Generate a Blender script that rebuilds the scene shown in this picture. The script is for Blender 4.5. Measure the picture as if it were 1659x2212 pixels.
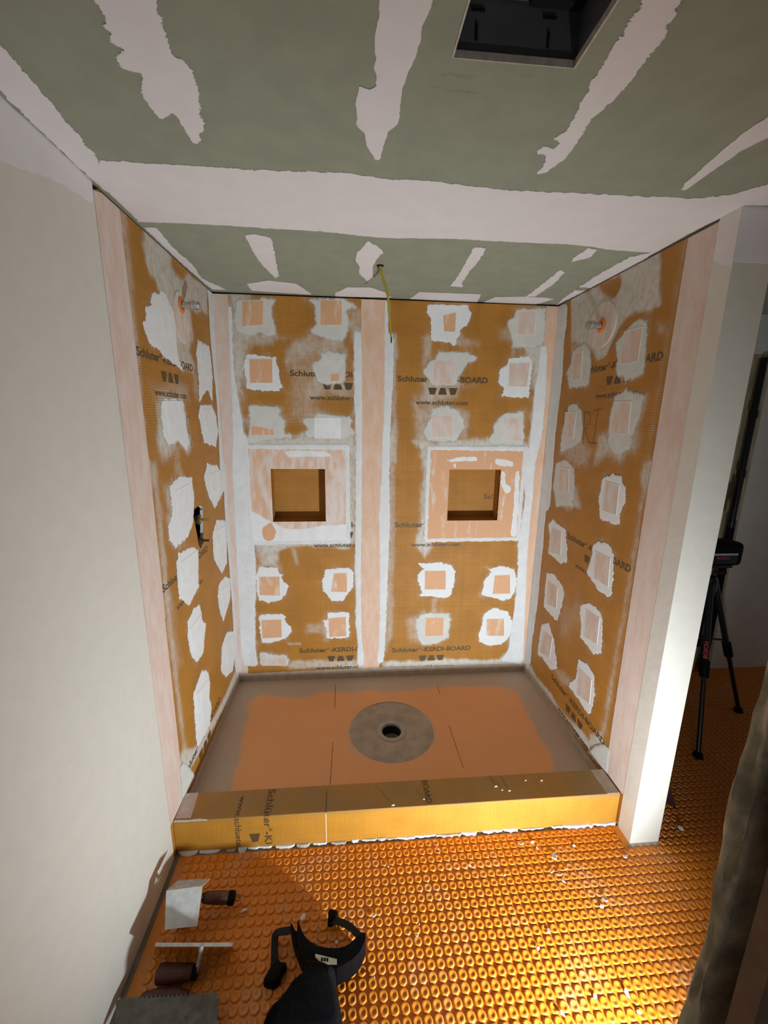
import bpy, bmesh, math, random
import numpy as np
from mathutils import Matrix, Vector, noise
from mathutils.geometry import delaunay_2d_cdt

for o in list(bpy.data.objects):
    bpy.data.objects.remove(o, do_unlink=True)
SC = bpy.context.scene
COL = SC.collection
PI = math.pi

# ------------------------------------------------------------------ camera
W, D, H = 1.83, 1.004, 2.307          # shower width, depth and ceiling height in metres
ZC, YB, ZP = 0.153, 0.127, 0.073      # curb height, curb depth, tray height at the walls
YL, YR, YP, TP = -0.0226, -0.0145, -0.091, 0.123
CAM = Vector((0.6867, -1.3801, 1.6928))
PITCH, YAW, ROLL, FPX = -0.2215, 0.0853, 0.0138, 904.3
fwd = Vector((math.sin(YAW)*math.cos(PITCH), math.cos(YAW)*math.cos(PITCH), math.sin(PITCH)))
rgt = Vector((math.cos(YAW), -math.sin(YAW), 0))
upv = rgt.cross(fwd)
r2 = rgt*math.cos(ROLL) + upv*math.sin(ROLL)
u2 = -rgt*math.sin(ROLL) + upv*math.cos(ROLL)
cam_d = bpy.data.cameras.new('camera')
cam_d.sensor_fit = 'VERTICAL'
cam_d.sensor_height = 36.0
cam_d.lens = 36.0*FPX/2212.0
cam_d.clip_start = 0.02
cam = bpy.data.objects.new('camera', cam_d)
COL.objects.link(cam)
m = Matrix((r2, u2, -fwd)).transposed().to_4x4()
m.translation = CAM
cam.matrix_world = m
SC.camera = cam

# ------------------------------------------------------------------ world, lamp, exposure
wd = bpy.data.worlds.new('world'); SC.world = wd
wd.use_nodes = True
wd.node_tree.nodes['Background'].inputs[0].default_value = (0.80, 0.86, 1.0, 1)
wd.node_tree.nodes['Background'].inputs[1].default_value = 0.10
# the LED work lamp that stands on the floor just below the frame, aimed into the shower
sp = bpy.data.lights.new('work_lamp', 'SPOT')
sp.energy = 98
sp.color = (0.86, 0.955, 1.0)
sp.spot_size = math.radians(134)
sp.spot_blend = 1.0
sp.shadow_soft_size = 0.035
lamp = bpy.data.objects.new('work_lamp', sp)
COL.objects.link(lamp)
lamp.location = (1.52, -1.02, 0.185)
lamp.rotation_euler = (Vector((0.7, 1.0, 0.97)) - Vector((1.52, -1.02, 0.185))).to_track_quat('-Z', 'Y').to_euler()
SC.view_settings.view_transform = 'Standard'
SC.view_settings.look = 'None'
SC.view_settings.gamma = 1.0
SC.view_settings.use_curve_mapping = False
SC.view_settings.exposure = 0.75

# ------------------------------------------------------------------ outlines measured in metres on each surface
PATCH_BACK = [([(0.127,2.276),(0.235,2.274),(0.248,2.286),(0.318,2.28),(0.296,2.249),(0.294,2.198),(0.313,2.147),(0.308,2.107),(0.275,2.1),(0.227,2.116),(0.178,2.098),(0.143,2.103),(0.108,2.113),(0.1,2.175),(0.111,2.253)],[(0.144,2.27),(0.256,2.274),(0.248,2.154),(0.136,2.142)],'bare'),([(0.48,2.285),(0.595,2.295),(0.667,2.295),(0.725,2.266),(0.728,2.249),(0.692,2.25),(0.676,2.227),(0.697,2.176),(0.678,2.123),(0.66,2.085),(0.573,2.097),(0.5,2.118),(0.485,2.141),(0.519,2.165),(0.517,2.199),(0.512,2.261)],[(0.542,2.285),(0.656,2.289),(0.655,2.166),(0.539,2.159)],'bare'),([(0.159,2.013),(0.306,1.994),(0.316,1.938),(0.323,1.872),(0.334,1.839),(0.287,1.823),(0.145,1.832),(0.143,1.892),(0.131,1.951)],[(0.164,1.987),(0.287,1.99),(0.282,1.865),(0.162,1.863)],'bare'),([(0.535,2.026),(0.616,2.034),(0.672,2.017),(0.674,1.958),(0.668,1.885),(0.652,1.872),(0.576,1.865),(0.529,1.87),(0.513,1.9),(0.49,1.965),(0.54,1.996)],[(0.592,1.923),(0.643,1.924),(0.636,1.881),(0.585,1.88)],'bare'),([(0.153,1.747),(0.308,1.744),(0.32,1.719),(0.307,1.706),(0.337,1.669),(0.334,1.6),(0.417,1.588),(0.327,1.574),(0.148,1.541),(0.111,1.553),(0.145,1.598),(0.148,1.71)],[(0.157,1.645),(0.278,1.624),(0.28,1.59),(0.153,1.588)],'bare'),([(0.516,1.716),(0.695,1.693),(0.708,1.715),(0.702,1.642),(0.724,1.604),(0.662,1.571),(0.468,1.582),(0.436,1.601),(0.469,1.627),(0.432,1.658),(0.439,1.683),(0.496,1.69)],[(0.499,1.687),(0.645,1.689),(0.644,1.577),(0.497,1.576)],'mud'),([(1.107,2.278),(1.169,2.285),(1.323,2.285),(1.338,2.255),(1.349,2.246),(1.328,2.193),(1.289,2.161),(1.294,2.143),(1.272,2.111),(1.263,2.082),(1.232,2.097),(1.13,2.101),(1.131,2.169),(1.126,2.212),(1.105,2.241)],[(1.192,2.232),(1.264,2.25),(1.264,2.149),(1.2,2.149)],'bare'),([(1.594,2.275),(1.759,2.284),(1.77,2.144),(1.756,2.105),(1.709,2.078),(1.59,2.081),(1.571,2.144),(1.545,2.212),(1.591,2.238)],[(1.599,2.266),(1.705,2.273),(1.71,2.145),(1.605,2.145)],'hazed'),([(1.18,2.049),(1.323,2.049),(1.393,2.025),(1.387,2.006),(1.34,1.986),(1.308,1.94),(1.293,1.901),(1.284,1.874),(1.153,1.872),(1.103,1.923),(1.101,1.961),(1.141,2.0)],[(1.147,2.005),(1.27,2.006),(1.273,1.877),(1.146,1.875)],'hazed'),([(1.574,2.023),(1.692,2.039),(1.71,2.001),(1.706,1.816),(1.627,1.814),(1.548,1.82),(1.559,1.86),(1.521,1.892),(1.523,1.958),(1.562,1.991)],[(1.576,1.998),(1.695,2.004),(1.69,1.872),(1.579,1.873)],'hazed'),([(1.151,1.746),(1.234,1.761),(1.298,1.742),(1.336,1.688),(1.349,1.654),(1.313,1.592),(1.3,1.564),(1.137,1.563),(1.106,1.617),(1.139,1.686)],[(1.152,1.713),(1.278,1.711),(1.281,1.588),(1.153,1.587)],'hazed'),([(1.569,1.725),(1.683,1.741),(1.701,1.547),(1.517,1.552),(1.486,1.58),(1.513,1.615),(1.516,1.67)],[(1.568,1.702),(1.68,1.701),(1.688,1.571),(1.57,1.574)],'hazed'),([(0.162,0.826),(0.264,0.824),(0.272,0.784),(0.296,0.776),(0.285,0.754),(0.321,0.701),(0.312,0.663),(0.283,0.619),(0.206,0.598),(0.145,0.615),(0.137,0.675),(0.136,0.779)],[(0.152,0.767),(0.275,0.765),(0.271,0.642),(0.15,0.648)],'bare'),([(0.545,0.805),(0.685,0.813),(0.712,0.776),(0.709,0.685),(0.68,0.655),(0.648,0.599),(0.577,0.6),(0.556,0.643),(0.529,0.666),(0.519,0.727),(0.537,0.771)],[(0.593,0.781),(0.674,0.782),(0.673,0.655),(0.574,0.661)],'bare'),([(0.143,0.519),(0.272,0.523),(0.293,0.507),(0.295,0.48),(0.329,0.432),(0.331,0.401),(0.287,0.355),(0.194,0.33),(0.148,0.336),(0.142,0.43)],[(0.152,0.488),(0.274,0.489),(0.273,0.367),(0.153,0.363)],'bare'),([(0.554,0.524),(0.683,0.524),(0.686,0.374),(0.668,0.35),(0.544,0.35),(0.542,0.426),(0.521,0.474),(0.55,0.473)],[(0.554,0.488),(0.665,0.497),(0.668,0.362),(0.559,0.358)],'bare'),([(0.141,0.272),(0.162,0.271),(0.219,0.253),(0.29,0.242),(0.316,0.184),(0.301,0.169),(0.13,0.184),(0.129,0.248)],[(0.142,0.224),(0.293,0.23),(0.294,0.177),(0.144,0.179)],'hazed'),([(1.103,0.833),(1.232,0.838),(1.309,0.821),(1.325,0.793),(1.337,0.721),(1.318,0.624),(1.28,0.604),(1.118,0.624),(1.132,0.644),(1.103,0.726),(1.112,0.781),(1.142,0.796)],[(1.145,0.787),(1.277,0.785),(1.282,0.659),(1.147,0.662)],'bare'),([(1.525,0.802),(1.561,0.789),(1.606,0.813),(1.706,0.787),(1.732,0.713),(1.725,0.656),(1.706,0.598),(1.66,0.578),(1.51,0.619),(1.523,0.717),(1.562,0.773)],[(1.584,0.749),(1.685,0.751),(1.696,0.623),(1.579,0.622)],'bare'),([(1.099,0.472),(1.168,0.504),(1.309,0.5),(1.323,0.457),(1.315,0.373),(1.317,0.33),(1.239,0.289),(1.144,0.284),(1.111,0.345),(1.101,0.413)],[(1.156,0.475),(1.279,0.475),(1.281,0.344),(1.16,0.343)],'bare'),([(1.531,0.485),(1.599,0.534),(1.69,0.498),(1.728,0.429),(1.726,0.36),(1.705,0.308),(1.667,0.275),(1.578,0.264),(1.519,0.297),(1.508,0.349),(1.528,0.417)],[(1.553,0.455),(1.669,0.456),(1.679,0.331),(1.557,0.335)],'bare')]
PATCH_LEFT = [([(0.284,2.11),(0.343,2.121),(0.366,2.141),(0.408,2.138),(0.474,2.077),(0.473,2.014),(0.468,1.933),(0.513,1.872),(0.442,1.886),(0.328,1.903),(0.296,1.923),(0.24,1.925),(0.204,1.951),(0.192,1.985),(0.219,2.013),(0.216,2.043),(0.257,2.062)],[(0.331,2.07),(0.461,2.069),(0.452,1.984),(0.308,1.974)],'mud'),([(0.729,2.031),(0.794,2.023),(0.879,2.03),(0.892,1.992),(0.901,1.891),(0.869,1.757),(0.806,1.816),(0.714,1.772),(0.669,1.744),(0.692,1.84),(0.692,1.915),(0.685,1.963)],[(0.747,1.99),(0.869,1.988),(0.858,1.853),(0.725,1.855)],'mud'),([(0.687,1.739),(0.854,1.743),(0.912,1.695),(0.927,1.607),(0.873,1.536),(0.763,1.551),(0.695,1.568),(0.665,1.648),(0.648,1.693)],[(0.721,1.72),(0.86,1.722),(0.891,1.608),(0.736,1.614)],'mud'),([(0.269,1.732),(0.317,1.754),(0.484,1.75),(0.491,1.651),(0.513,1.573),(0.466,1.546),(0.386,1.592),(0.301,1.58),(0.259,1.614),(0.257,1.681)],[(0.292,1.743),(0.435,1.748),(0.438,1.624),(0.31,1.617)],'mud'),([(0.325,1.443),(0.394,1.446),(0.502,1.424),(0.512,1.34),(0.476,1.234),(0.405,1.186),(0.262,1.179),(0.219,1.232),(0.222,1.278),(0.271,1.319),(0.271,1.385),(0.264,1.419)],[(0.315,1.401),(0.467,1.404),(0.455,1.27),(0.318,1.274)],'mud'),([(0.711,1.464),(0.863,1.439),(0.94,1.389),(0.929,1.281),(0.784,1.228),(0.698,1.306),(0.66,1.402)],[(0.748,1.408),(0.879,1.408),(0.869,1.283),(0.752,1.295)],'mud'),([(0.782,1.162),(0.94,1.128),(0.944,1.011),(0.913,0.883),(0.812,0.862),(0.73,0.948),(0.701,0.995),(0.714,1.105)],[(0.761,1.11),(0.917,1.101),(0.909,0.934),(0.761,0.956)],'mud'),([(0.288,1.149),(0.432,1.132),(0.506,1.093),(0.485,1.004),(0.467,0.93),(0.335,0.894),(0.292,0.945),(0.254,0.969),(0.255,1.048),(0.263,1.116)],[(0.304,1.108),(0.481,1.097),(0.451,0.953),(0.285,0.992)],'mud'),([(0.865,0.822),(0.955,0.776),(0.936,0.671),(0.85,0.628),(0.778,0.595),(0.725,0.689),(0.715,0.77),(0.758,0.826)],[(0.777,0.781),(0.924,0.763),(0.909,0.662),(0.795,0.665)],'mud'),([(0.387,0.861),(0.468,0.843),(0.481,0.757),(0.519,0.72),(0.456,0.607),(0.368,0.61),(0.313,0.678),(0.297,0.774),(0.312,0.836)],[(0.331,0.795),(0.468,0.797),(0.455,0.651),(0.342,0.676)],'mud'),([(0.822,0.511),(0.946,0.448),(0.945,0.289),(0.875,0.233),(0.748,0.276),(0.676,0.365),(0.721,0.487)],[(0.764,0.472),(0.934,0.427),(0.912,0.276),(0.775,0.32)],'mud'),([(0.416,0.536),(0.498,0.478),(0.505,0.404),(0.479,0.348),(0.502,0.284),(0.459,0.213),(0.318,0.223),(0.281,0.247),(0.286,0.356),(0.3,0.498)],[(0.325,0.475),(0.49,0.447),(0.46,0.269),(0.316,0.305)],'mud')]
PATCH_RIGHT = [([(0.797,2.043),(0.686,2.059),(0.64,2.02),(0.615,1.958),(0.613,1.892),(0.616,1.853),(0.792,1.854),(0.839,1.934),(0.805,1.981)],[(0.779,2.026),(0.698,2.025),(0.688,1.889),(0.771,1.892)],'hazed'),([(0.383,2.061),(0.317,2.086),(0.256,2.073),(0.245,2.003),(0.231,1.923),(0.236,1.87),(0.329,1.856),(0.412,1.887),(0.418,1.958),(0.44,2.014)],[(0.39,2.054),(0.276,2.051),(0.277,1.923),(0.391,1.925)],'hazed'),([(0.774,1.77),(0.704,1.775),(0.649,1.739),(0.617,1.649),(0.624,1.593),(0.712,1.551),(0.819,1.52),(0.822,1.643)],[(0.808,1.734),(0.695,1.733),(0.695,1.604),(0.797,1.599)],'hazed'),([(0.402,1.796),(0.329,1.816),(0.203,1.792),(0.22,1.76),(0.217,1.705),(0.241,1.66),(0.251,1.584),(0.309,1.55),(0.385,1.575),(0.413,1.604),(0.409,1.636),(0.419,1.705)],[(0.397,1.772),(0.283,1.77),(0.273,1.641),(0.399,1.64)],'hazed'),([(0.855,1.461),(0.743,1.492),(0.664,1.46),(0.63,1.368),(0.64,1.284),(0.608,1.268),(0.797,1.228),(0.861,1.331)],[(0.814,1.444),(0.704,1.447),(0.685,1.325),(0.807,1.311)],'hazed'),([(0.407,1.444),(0.35,1.462),(0.279,1.469),(0.267,1.435),(0.245,1.426),(0.237,1.364),(0.256,1.315),(0.25,1.264),(0.305,1.256),(0.39,1.256),(0.423,1.355)],[(0.382,1.43),(0.285,1.426),(0.278,1.3),(0.381,1.297)],'hazed'),([(0.823,1.147),(0.751,1.135),(0.669,1.131),(0.666,1.082),(0.637,1.042),(0.625,0.963),(0.69,0.931),(0.761,0.941),(0.834,0.943),(0.839,1.05),(0.87,1.109)],[(0.822,1.099),(0.711,1.103),(0.693,0.981),(0.827,0.954)],'hazed'),([(0.828,0.826),(0.759,0.848),(0.67,0.834),(0.616,0.796),(0.627,0.713),(0.655,0.61),(0.726,0.611),(0.823,0.62),(0.829,0.741)],[(0.798,0.791),(0.686,0.792),(0.678,0.675),(0.79,0.65)],'hazed'),([(0.416,1.126),(0.384,1.147),(0.312,1.162),(0.262,1.133),(0.246,1.056),(0.239,0.953),(0.267,0.93),(0.337,0.933),(0.391,0.955),(0.442,0.981),(0.424,1.049)],[(0.388,1.1),(0.277,1.103),(0.266,0.974),(0.377,0.976)],'hazed'),([(0.818,0.506),(0.741,0.551),(0.663,0.486),(0.63,0.413),(0.599,0.348),(0.669,0.303),(0.776,0.313),(0.834,0.297),(0.834,0.439)],[(0.796,0.479),(0.683,0.494),(0.69,0.357),(0.811,0.332)],'hazed'),([(0.457,0.801),(0.38,0.845),(0.331,0.849),(0.279,0.826),(0.258,0.732),(0.253,0.652),(0.307,0.623),(0.387,0.636),(0.43,0.644),(0.429,0.702),(0.454,0.754)],[(0.404,0.803),(0.293,0.811),(0.289,0.681),(0.393,0.665)],'hazed'),([(0.418,0.522),(0.342,0.549),(0.28,0.526),(0.255,0.44),(0.265,0.343),(0.284,0.311),(0.331,0.316),(0.405,0.33),(0.473,0.333),(0.47,0.354),(0.421,0.405)],[(0.404,0.489),(0.291,0.494),(0.283,0.369),(0.394,0.346)],'hazed')]
HAZE = {'back':[([(0.082,2.313),(0.15,2.315),(0.137,2.097),(0.163,2.04),(0.123,1.862),(0.103,1.424),(0.024,1.424)],0.04,0.75),([(0.096,2.113),(0.312,2.119),(0.359,2.091),(0.297,2.066),(0.177,2.063),(0.163,2.028),(0.114,2.015)],0.03,0.55),([(0.482,2.118),(0.685,2.124),(0.678,2.041),(0.516,2.025),(0.355,1.986),(0.369,2.045)],0.04,0.5),([(0.356,2.021),(0.529,2.026),(0.525,1.87),(0.521,1.659),(0.343,1.657),(0.382,1.867)],0.05,0.33),([(0.469,1.881),(0.722,1.886),(0.721,1.806),(0.473,1.802)],0.03,0.45),([(0.691,2.245),(0.753,2.247),(0.753,2.055),(0.691,2.077)],0.03,0.4),([(0.112,1.578),(0.417,1.594),(0.728,1.604),(0.727,1.506),(0.108,1.502)],0.03,0.85),([(0.675,1.537),(0.727,1.537),(0.727,0.959),(0.671,0.96)],0.02,0.7),([(0.138,1.002),(0.692,0.996),(0.685,0.924),(0.575,0.943),(0.425,0.956),(0.329,0.939),(0.275,0.925),(0.142,0.956)],0.012,0.95),([(0.142,0.959),(0.275,0.943),(0.26,0.82),(0.162,0.822)],0.025,0.75),([(0.343,0.942),(0.37,0.942),(0.387,0.833),(0.373,0.833)],0.012,0.5),([(0.425,0.453),(0.553,0.465),(0.552,0.378),(0.423,0.39)],0.02,0.4),([(0.307,0.33),(0.386,0.328),(0.385,0.316),(0.307,0.318)],0.006,0.7),([(0.317,0.209),(0.748,0.192),(0.748,0.134),(0.315,0.152)],0.015,0.6),([(0.929,2.138),(0.946,2.139),(0.96,1.443),(0.921,1.443)],0.012,0.5),([(1.096,2.106),(1.137,2.107),(1.12,2.0),(1.094,1.986)],0.03,0.5),([(1.176,2.139),(1.38,2.114),(1.396,2.089),(1.273,2.079)],0.03,0.4),([(1.5,2.174),(1.566,2.2),(1.58,2.113),(1.503,2.123)],0.03,0.4),([(1.659,2.09),(1.782,2.125),(1.852,1.448),(1.717,1.447),(1.741,1.748),(1.703,2.001)],0.025,0.9),([(1.104,1.877),(1.311,1.881),(1.301,1.809),(1.15,1.766),(1.06,1.771)],0.04,0.6),([(1.283,1.887),(1.402,1.877),(1.327,1.849)],0.03,0.35),([(1.06,1.752),(1.15,1.753),(1.144,1.563),(1.059,1.548)],0.04,0.5),([(1.291,1.742),(1.363,1.716),(1.371,1.579),(1.3,1.564)],0.03,0.45),([(1.045,1.562),(1.486,1.587),(1.708,1.554),(1.711,1.518),(1.117,1.514)],0.03,0.9),([(1.08,1.558),(1.144,1.558),(1.148,1.26),(1.144,1.172),(1.111,1.067),(1.114,1.39)],0.025,0.85),([(1.109,1.105),(1.152,1.142),(1.158,0.976),(1.182,0.944),(1.14,0.867),(1.085,0.946)],0.02,0.75),([(1.045,0.482),(1.153,0.496),(1.152,0.292),(1.064,0.338)],0.04,0.4),([(1.188,0.602),(1.226,0.601),(1.223,0.502),(1.191,0.503)],0.006,0.35),([(0.895,0.176),(1.037,0.179),(1.076,0.186),(1.132,0.167),(1.292,0.183),(1.503,0.166),(1.66,0.16),(1.698,0.194),(1.815,0.181),(1.823,0.09),(0.895,0.128)],0.012,0.95),([(0.911,1.597),(0.953,1.598),(0.962,0.384),(0.902,0.215),(0.923,0.871)],0.012,0.4)],'left':[([(0.273,2.305),(0.499,2.3),(0.482,2.254),(0.585,2.238),(0.595,2.214),(0.515,2.129),(0.491,2.092),(0.537,2.037),(0.468,1.933),(0.408,2.028),(0.386,2.147),(0.343,2.121),(0.329,2.159),(0.298,2.169),(0.252,2.199),(0.247,2.24)],0.018,0.9),([(0.582,2.227),(0.685,2.29),(0.923,2.298),(0.908,2.237),(0.911,2.16),(0.81,2.17),(0.693,2.143),(0.628,2.157)],0.015,0.85),([(0.491,2.149),(0.592,2.203),(0.674,2.139),(0.68,2.052),(0.616,1.965),(0.673,1.913),(0.629,1.878),(0.498,1.876),(0.446,1.903)],0.02,0.8),([(0.239,1.731),(0.317,1.754),(0.484,1.75),(0.524,1.651),(0.547,1.571),(0.496,1.537),(0.412,1.579),(0.293,1.543),(0.226,1.528),(0.206,1.591),(0.227,1.681)],0.025,0.85),([(0.21,1.798),(0.304,1.805),(0.562,1.812),(0.549,1.759),(0.24,1.736)],0.04,0.5),([(0.356,1.582),(0.41,1.567),(0.393,1.435),(0.327,1.462)],0.02,0.35),([(0.673,1.913),(0.711,1.917),(0.651,1.744),(0.611,1.804)],0.02,0.4),([(0.217,1.44),(0.339,1.434),(0.31,1.17),(0.212,1.235),(0.202,1.316),(0.264,1.321),(0.23,1.374)],0.03,0.7),([(0.148,1.091),(0.209,1.025),(0.231,0.69),(0.163,0.696)],0.02,0.2),([(0.13,1.529),(0.175,1.525),(0.178,1.277),(0.173,0.943),(0.177,0.611),(0.178,0.315),(0.149,0.309),(0.135,0.714),(0.126,1.0),(0.138,1.287)],0.02,0.6),([(0.107,2.305),(0.146,2.299),(0.149,2.124),(0.145,1.91),(0.115,1.441),(0.083,1.44),(0.123,1.818),(0.108,1.989),(0.116,2.154)],0.02,0.55),([(0.924,0.202),(1.055,0.079),(0.267,0.189),(0.122,0.236),(0.124,0.316),(0.242,0.256),(0.508,0.202),(0.742,0.185)],0.012,0.95),([(0.133,0.356),(0.279,0.24),(0.248,0.198),(0.155,0.22),(0.111,0.263)],0.012,0.95)],'right':[([(0.643,2.306),(0.473,2.3),(0.241,2.302),(0.222,2.214),(0.195,2.109),(0.263,2.105),(0.377,2.117),(0.435,2.082),(0.473,2.025),(0.498,1.975),(0.567,1.959),(0.629,2.024),(0.784,2.082),(0.827,2.082),(0.875,2.307),(0.678,2.303),(0.614,2.277),(0.586,2.251),(0.537,2.224),(0.492,2.206),(0.451,2.243),(0.46,2.288)],0.01,0.95),([(0.827,2.082),(0.638,2.064),(0.634,1.993),(0.816,2.031)],0.02,0.5),([(0.203,2.042),(0.151,2.036),(0.15,2.002),(0.196,2.01)],0.02,0.6),([(0.253,1.872),(0.399,1.874),(0.336,1.845)],0.02,0.6),([(0.794,1.584),(0.617,1.621),(0.528,1.558),(0.557,1.465),(0.653,1.475),(0.811,1.521)],0.03,0.5),([(0.495,1.626),(0.403,1.655),(0.26,1.584),(0.305,1.532),(0.389,1.543),(0.48,1.501)],0.03,0.75),([(0.259,1.659),(0.218,1.788),(0.199,1.776),(0.207,1.582),(0.236,1.556)],0.03,0.5),([(0.669,1.354),(0.616,1.37),(0.555,1.272),(0.646,1.244)],0.02,0.6),([(0.694,1.321),(0.588,1.309),(0.554,1.278),(0.691,1.232)],0.02,0.6),([(0.648,0.658),(0.489,0.852),(0.467,0.748),(0.517,0.57),(0.607,0.545)],0.04,0.3),([(0.661,0.308),(0.602,0.365),(0.434,0.396),(0.434,0.326),(0.572,0.301)],0.02,0.45),([(0.16,1.535),(0.123,1.539),(0.128,1.289),(0.129,1.048),(0.144,0.804),(0.144,0.566),(0.146,0.32),(0.176,0.301),(0.173,0.546),(0.162,0.794),(0.147,1.041),(0.145,1.285)],0.02,0.6),([(0.13,2.308),(0.108,2.306),(0.113,2.172),(0.122,2.03),(0.134,1.974),(0.134,1.86),(0.138,1.641),(0.124,1.358),(0.148,1.353),(0.154,1.641),(0.149,1.862),(0.148,1.977),(0.136,2.033)],0.02,0.35),([(1.023,0.115),(0.907,0.179),(0.824,0.149),(0.632,0.173),(0.54,0.155),(0.43,0.168),(0.319,0.197),(0.24,0.197),(0.227,0.141),(0.375,0.123),(0.585,0.121),(0.877,0.092)],0.01,0.95),([(0.258,0.223),(0.167,0.31),(0.131,0.253),(0.164,0.191),(0.235,0.176)],0.012,0.85)]}
STRIPS = {'back':[[(0.073,2.236),(0.087,2.236),(0.078,1.921),(0.106,1.679),(0.117,1.553),(0.12,1.437),(0.05,1.437),(0.063,1.74),(0.07,2.037)],[(0.056,1.589),(0.132,1.589),(0.127,1.396),(0.125,1.196),(0.137,0.988),(0.137,0.844),(0.117,0.547),(0.106,0.273),(0.115,0.18),(0.023,0.184),(0.029,0.625),(0.036,1.059),(0.041,1.396)],[(0.719,2.136),(0.756,2.132),(0.76,1.875),(0.762,1.44),(0.731,1.44),(0.728,1.623),(0.721,1.812)],[(0.731,1.596),(0.762,1.596),(0.758,1.123),(0.755,0.76),(0.759,0.371),(0.776,0.208),(0.774,0.154),(0.737,0.156),(0.741,0.332),(0.725,0.452),(0.73,0.608),(0.723,0.798)],[(0.879,2.293),(0.891,2.294),(0.897,2.13),(0.927,2.131),(0.927,1.878),(0.917,1.69),(0.914,1.441),(0.877,1.441),(0.885,1.877)],[(0.875,1.597),(0.915,1.597),(0.916,1.331),(0.923,1.122),(0.919,0.906),(0.913,0.604),(0.906,0.367),(0.901,0.187),(0.86,0.155),(0.873,0.368),(0.87,0.906),(0.862,1.052),(0.875,1.399)],[(1.709,1.549),(1.74,1.521),(1.765,1.606),(1.779,1.428),(1.781,1.169),(1.782,0.858),(1.8,0.529),(1.821,0.118),(1.718,0.149),(1.668,0.155),(1.72,0.229),(1.721,0.317),(1.731,0.446),(1.736,0.53),(1.734,0.778),(1.72,0.938),(1.724,1.047),(1.741,1.199),(1.715,1.428)],[(1.75,2.092),(1.785,2.093),(1.803,1.817),(1.802,1.611),(1.781,1.445),(1.732,1.445),(1.74,1.68),(1.738,1.85),(1.75,1.949)]],'left':[[(0.926,2.312),(1.003,2.314),(0.995,2.041),(0.982,1.68),(0.992,1.283),(0.902,1.298),(0.939,1.607),(0.943,1.824),(0.918,1.961),(0.922,2.163)],[(0.977,1.44),(1.047,1.432),(1.055,1.039),(1.075,0.497),(1.058,0.09),(0.922,0.197),(0.954,0.449),(0.959,0.765),(0.944,1.118)]],'right':[[(1.019,2.296),(0.908,2.287),(0.898,2.173),(0.906,2.102),(0.884,1.953),(0.888,1.766),(0.896,1.61),(0.878,1.328),(0.875,1.194),(0.973,1.173),(1.0,1.605),(1.007,1.927)],[(1.009,1.445),(0.899,1.457),(0.916,1.237),(0.908,0.881),(0.902,0.613),(0.925,0.316),(0.914,0.179),(1.012,0.122),(1.048,0.461),(1.043,0.972)]]}
CEIL_MUD = [[(0.33,-0.654),(0.306,-0.553),(0.305,-0.522),(0.291,-0.509),(0.297,-0.501),(0.289,-0.478),(0.302,-0.466),(0.282,-0.449),(0.277,-0.424),(0.305,-0.416),(0.303,-0.394),(0.285,-0.363),(0.284,-0.332),(0.29,-0.292),(0.328,-0.317),(0.329,-0.282),(0.331,-0.22),(0.344,-0.213),(0.366,-0.263),(0.379,-0.287),(0.381,-0.322),(0.399,-0.375),(0.405,-0.432),(0.394,-0.456),(0.381,-0.46),(0.391,-0.489),(0.389,-0.518),(0.397,-0.562),(0.432,-0.664)],[(0.735,-0.693),(0.736,-0.596),(0.734,-0.549),(0.736,-0.481),(0.744,-0.429),(0.731,-0.422),(0.709,-0.428),(0.705,-0.376),(0.709,-0.315),(0.724,-0.294),(0.735,-0.238),(0.754,-0.2),(0.765,-0.196),(0.771,-0.259),(0.776,-0.299),(0.795,-0.331),(0.793,-0.439),(0.804,-0.503),(0.811,-0.573),(0.818,-0.604),(0.821,-0.702)],[(1.125,-0.716),(1.131,-0.635),(1.131,-0.601),(1.136,-0.532),(1.146,-0.441),(1.162,-0.348),(1.148,-0.323),(1.166,-0.309),(1.167,-0.284),(1.139,-0.298),(1.135,-0.263),(1.156,-0.257),(1.17,-0.221),(1.167,-0.175),(1.189,-0.193),(1.205,-0.244),(1.206,-0.305),(1.194,-0.373),(1.199,-0.408),(1.208,-0.447),(1.208,-0.519),(1.205,-0.575),(1.192,-0.611),(1.187,-0.641),(1.182,-0.721)],[(1.558,-0.545),(1.547,-0.432),(1.543,-0.373),(1.558,-0.273),(1.574,-0.182),(1.587,-0.154),(1.6,-0.15),(1.598,-0.227),(1.594,-0.322),(1.61,-0.373),(1.632,-0.485)],[(0.331,0.29),(0.37,0.276),(0.417,0.299),(0.412,0.371),(0.379,0.712),(0.358,0.747),(0.33,0.573),(0.325,0.425)],[(0.759,0.288),(0.794,0.325),(0.821,0.388),(0.803,0.452),(0.789,0.543),(0.8,0.69),(0.779,0.746),(0.734,0.636),(0.736,0.55),(0.717,0.473),(0.723,0.4)],[(1.148,0.293),(1.193,0.298),(1.204,0.388),(1.204,0.547),(1.211,0.704),(1.232,0.764),(1.17,0.762),(1.17,0.611)],[(1.563,0.254),(1.602,0.266),(1.617,0.338),(1.572,0.393),(1.558,0.357)],[(1.572,0.487),(1.605,0.511),(1.633,0.649),(1.636,0.875),(1.595,0.88)],[(0.205,0.852),(0.32,0.785),(0.443,0.821),(0.504,0.993),(0.207,0.964)],[(0.622,0.945),(0.683,0.844),(0.794,0.829),(0.867,0.896),(0.914,0.989),(0.62,1.012)],[(1.011,1.003),(1.039,0.873),(1.356,0.871),(1.38,1.025)],[(1.409,1.016),(1.442,0.909),(1.578,0.883),(1.703,0.887),(1.753,0.902),(1.696,1.039)],[(0.003,0.264),(0.042,0.26),(0.042,0.353),(0.032,0.417),(0.04,0.609),(0.017,0.791),(0.082,0.969),(0.01,0.963),(-0.0,0.642)],[(1.819,0.255),(1.764,0.32),(1.762,0.567),(1.794,0.896),(1.825,1.021),(1.833,0.787),(1.84,0.347)]]
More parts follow.
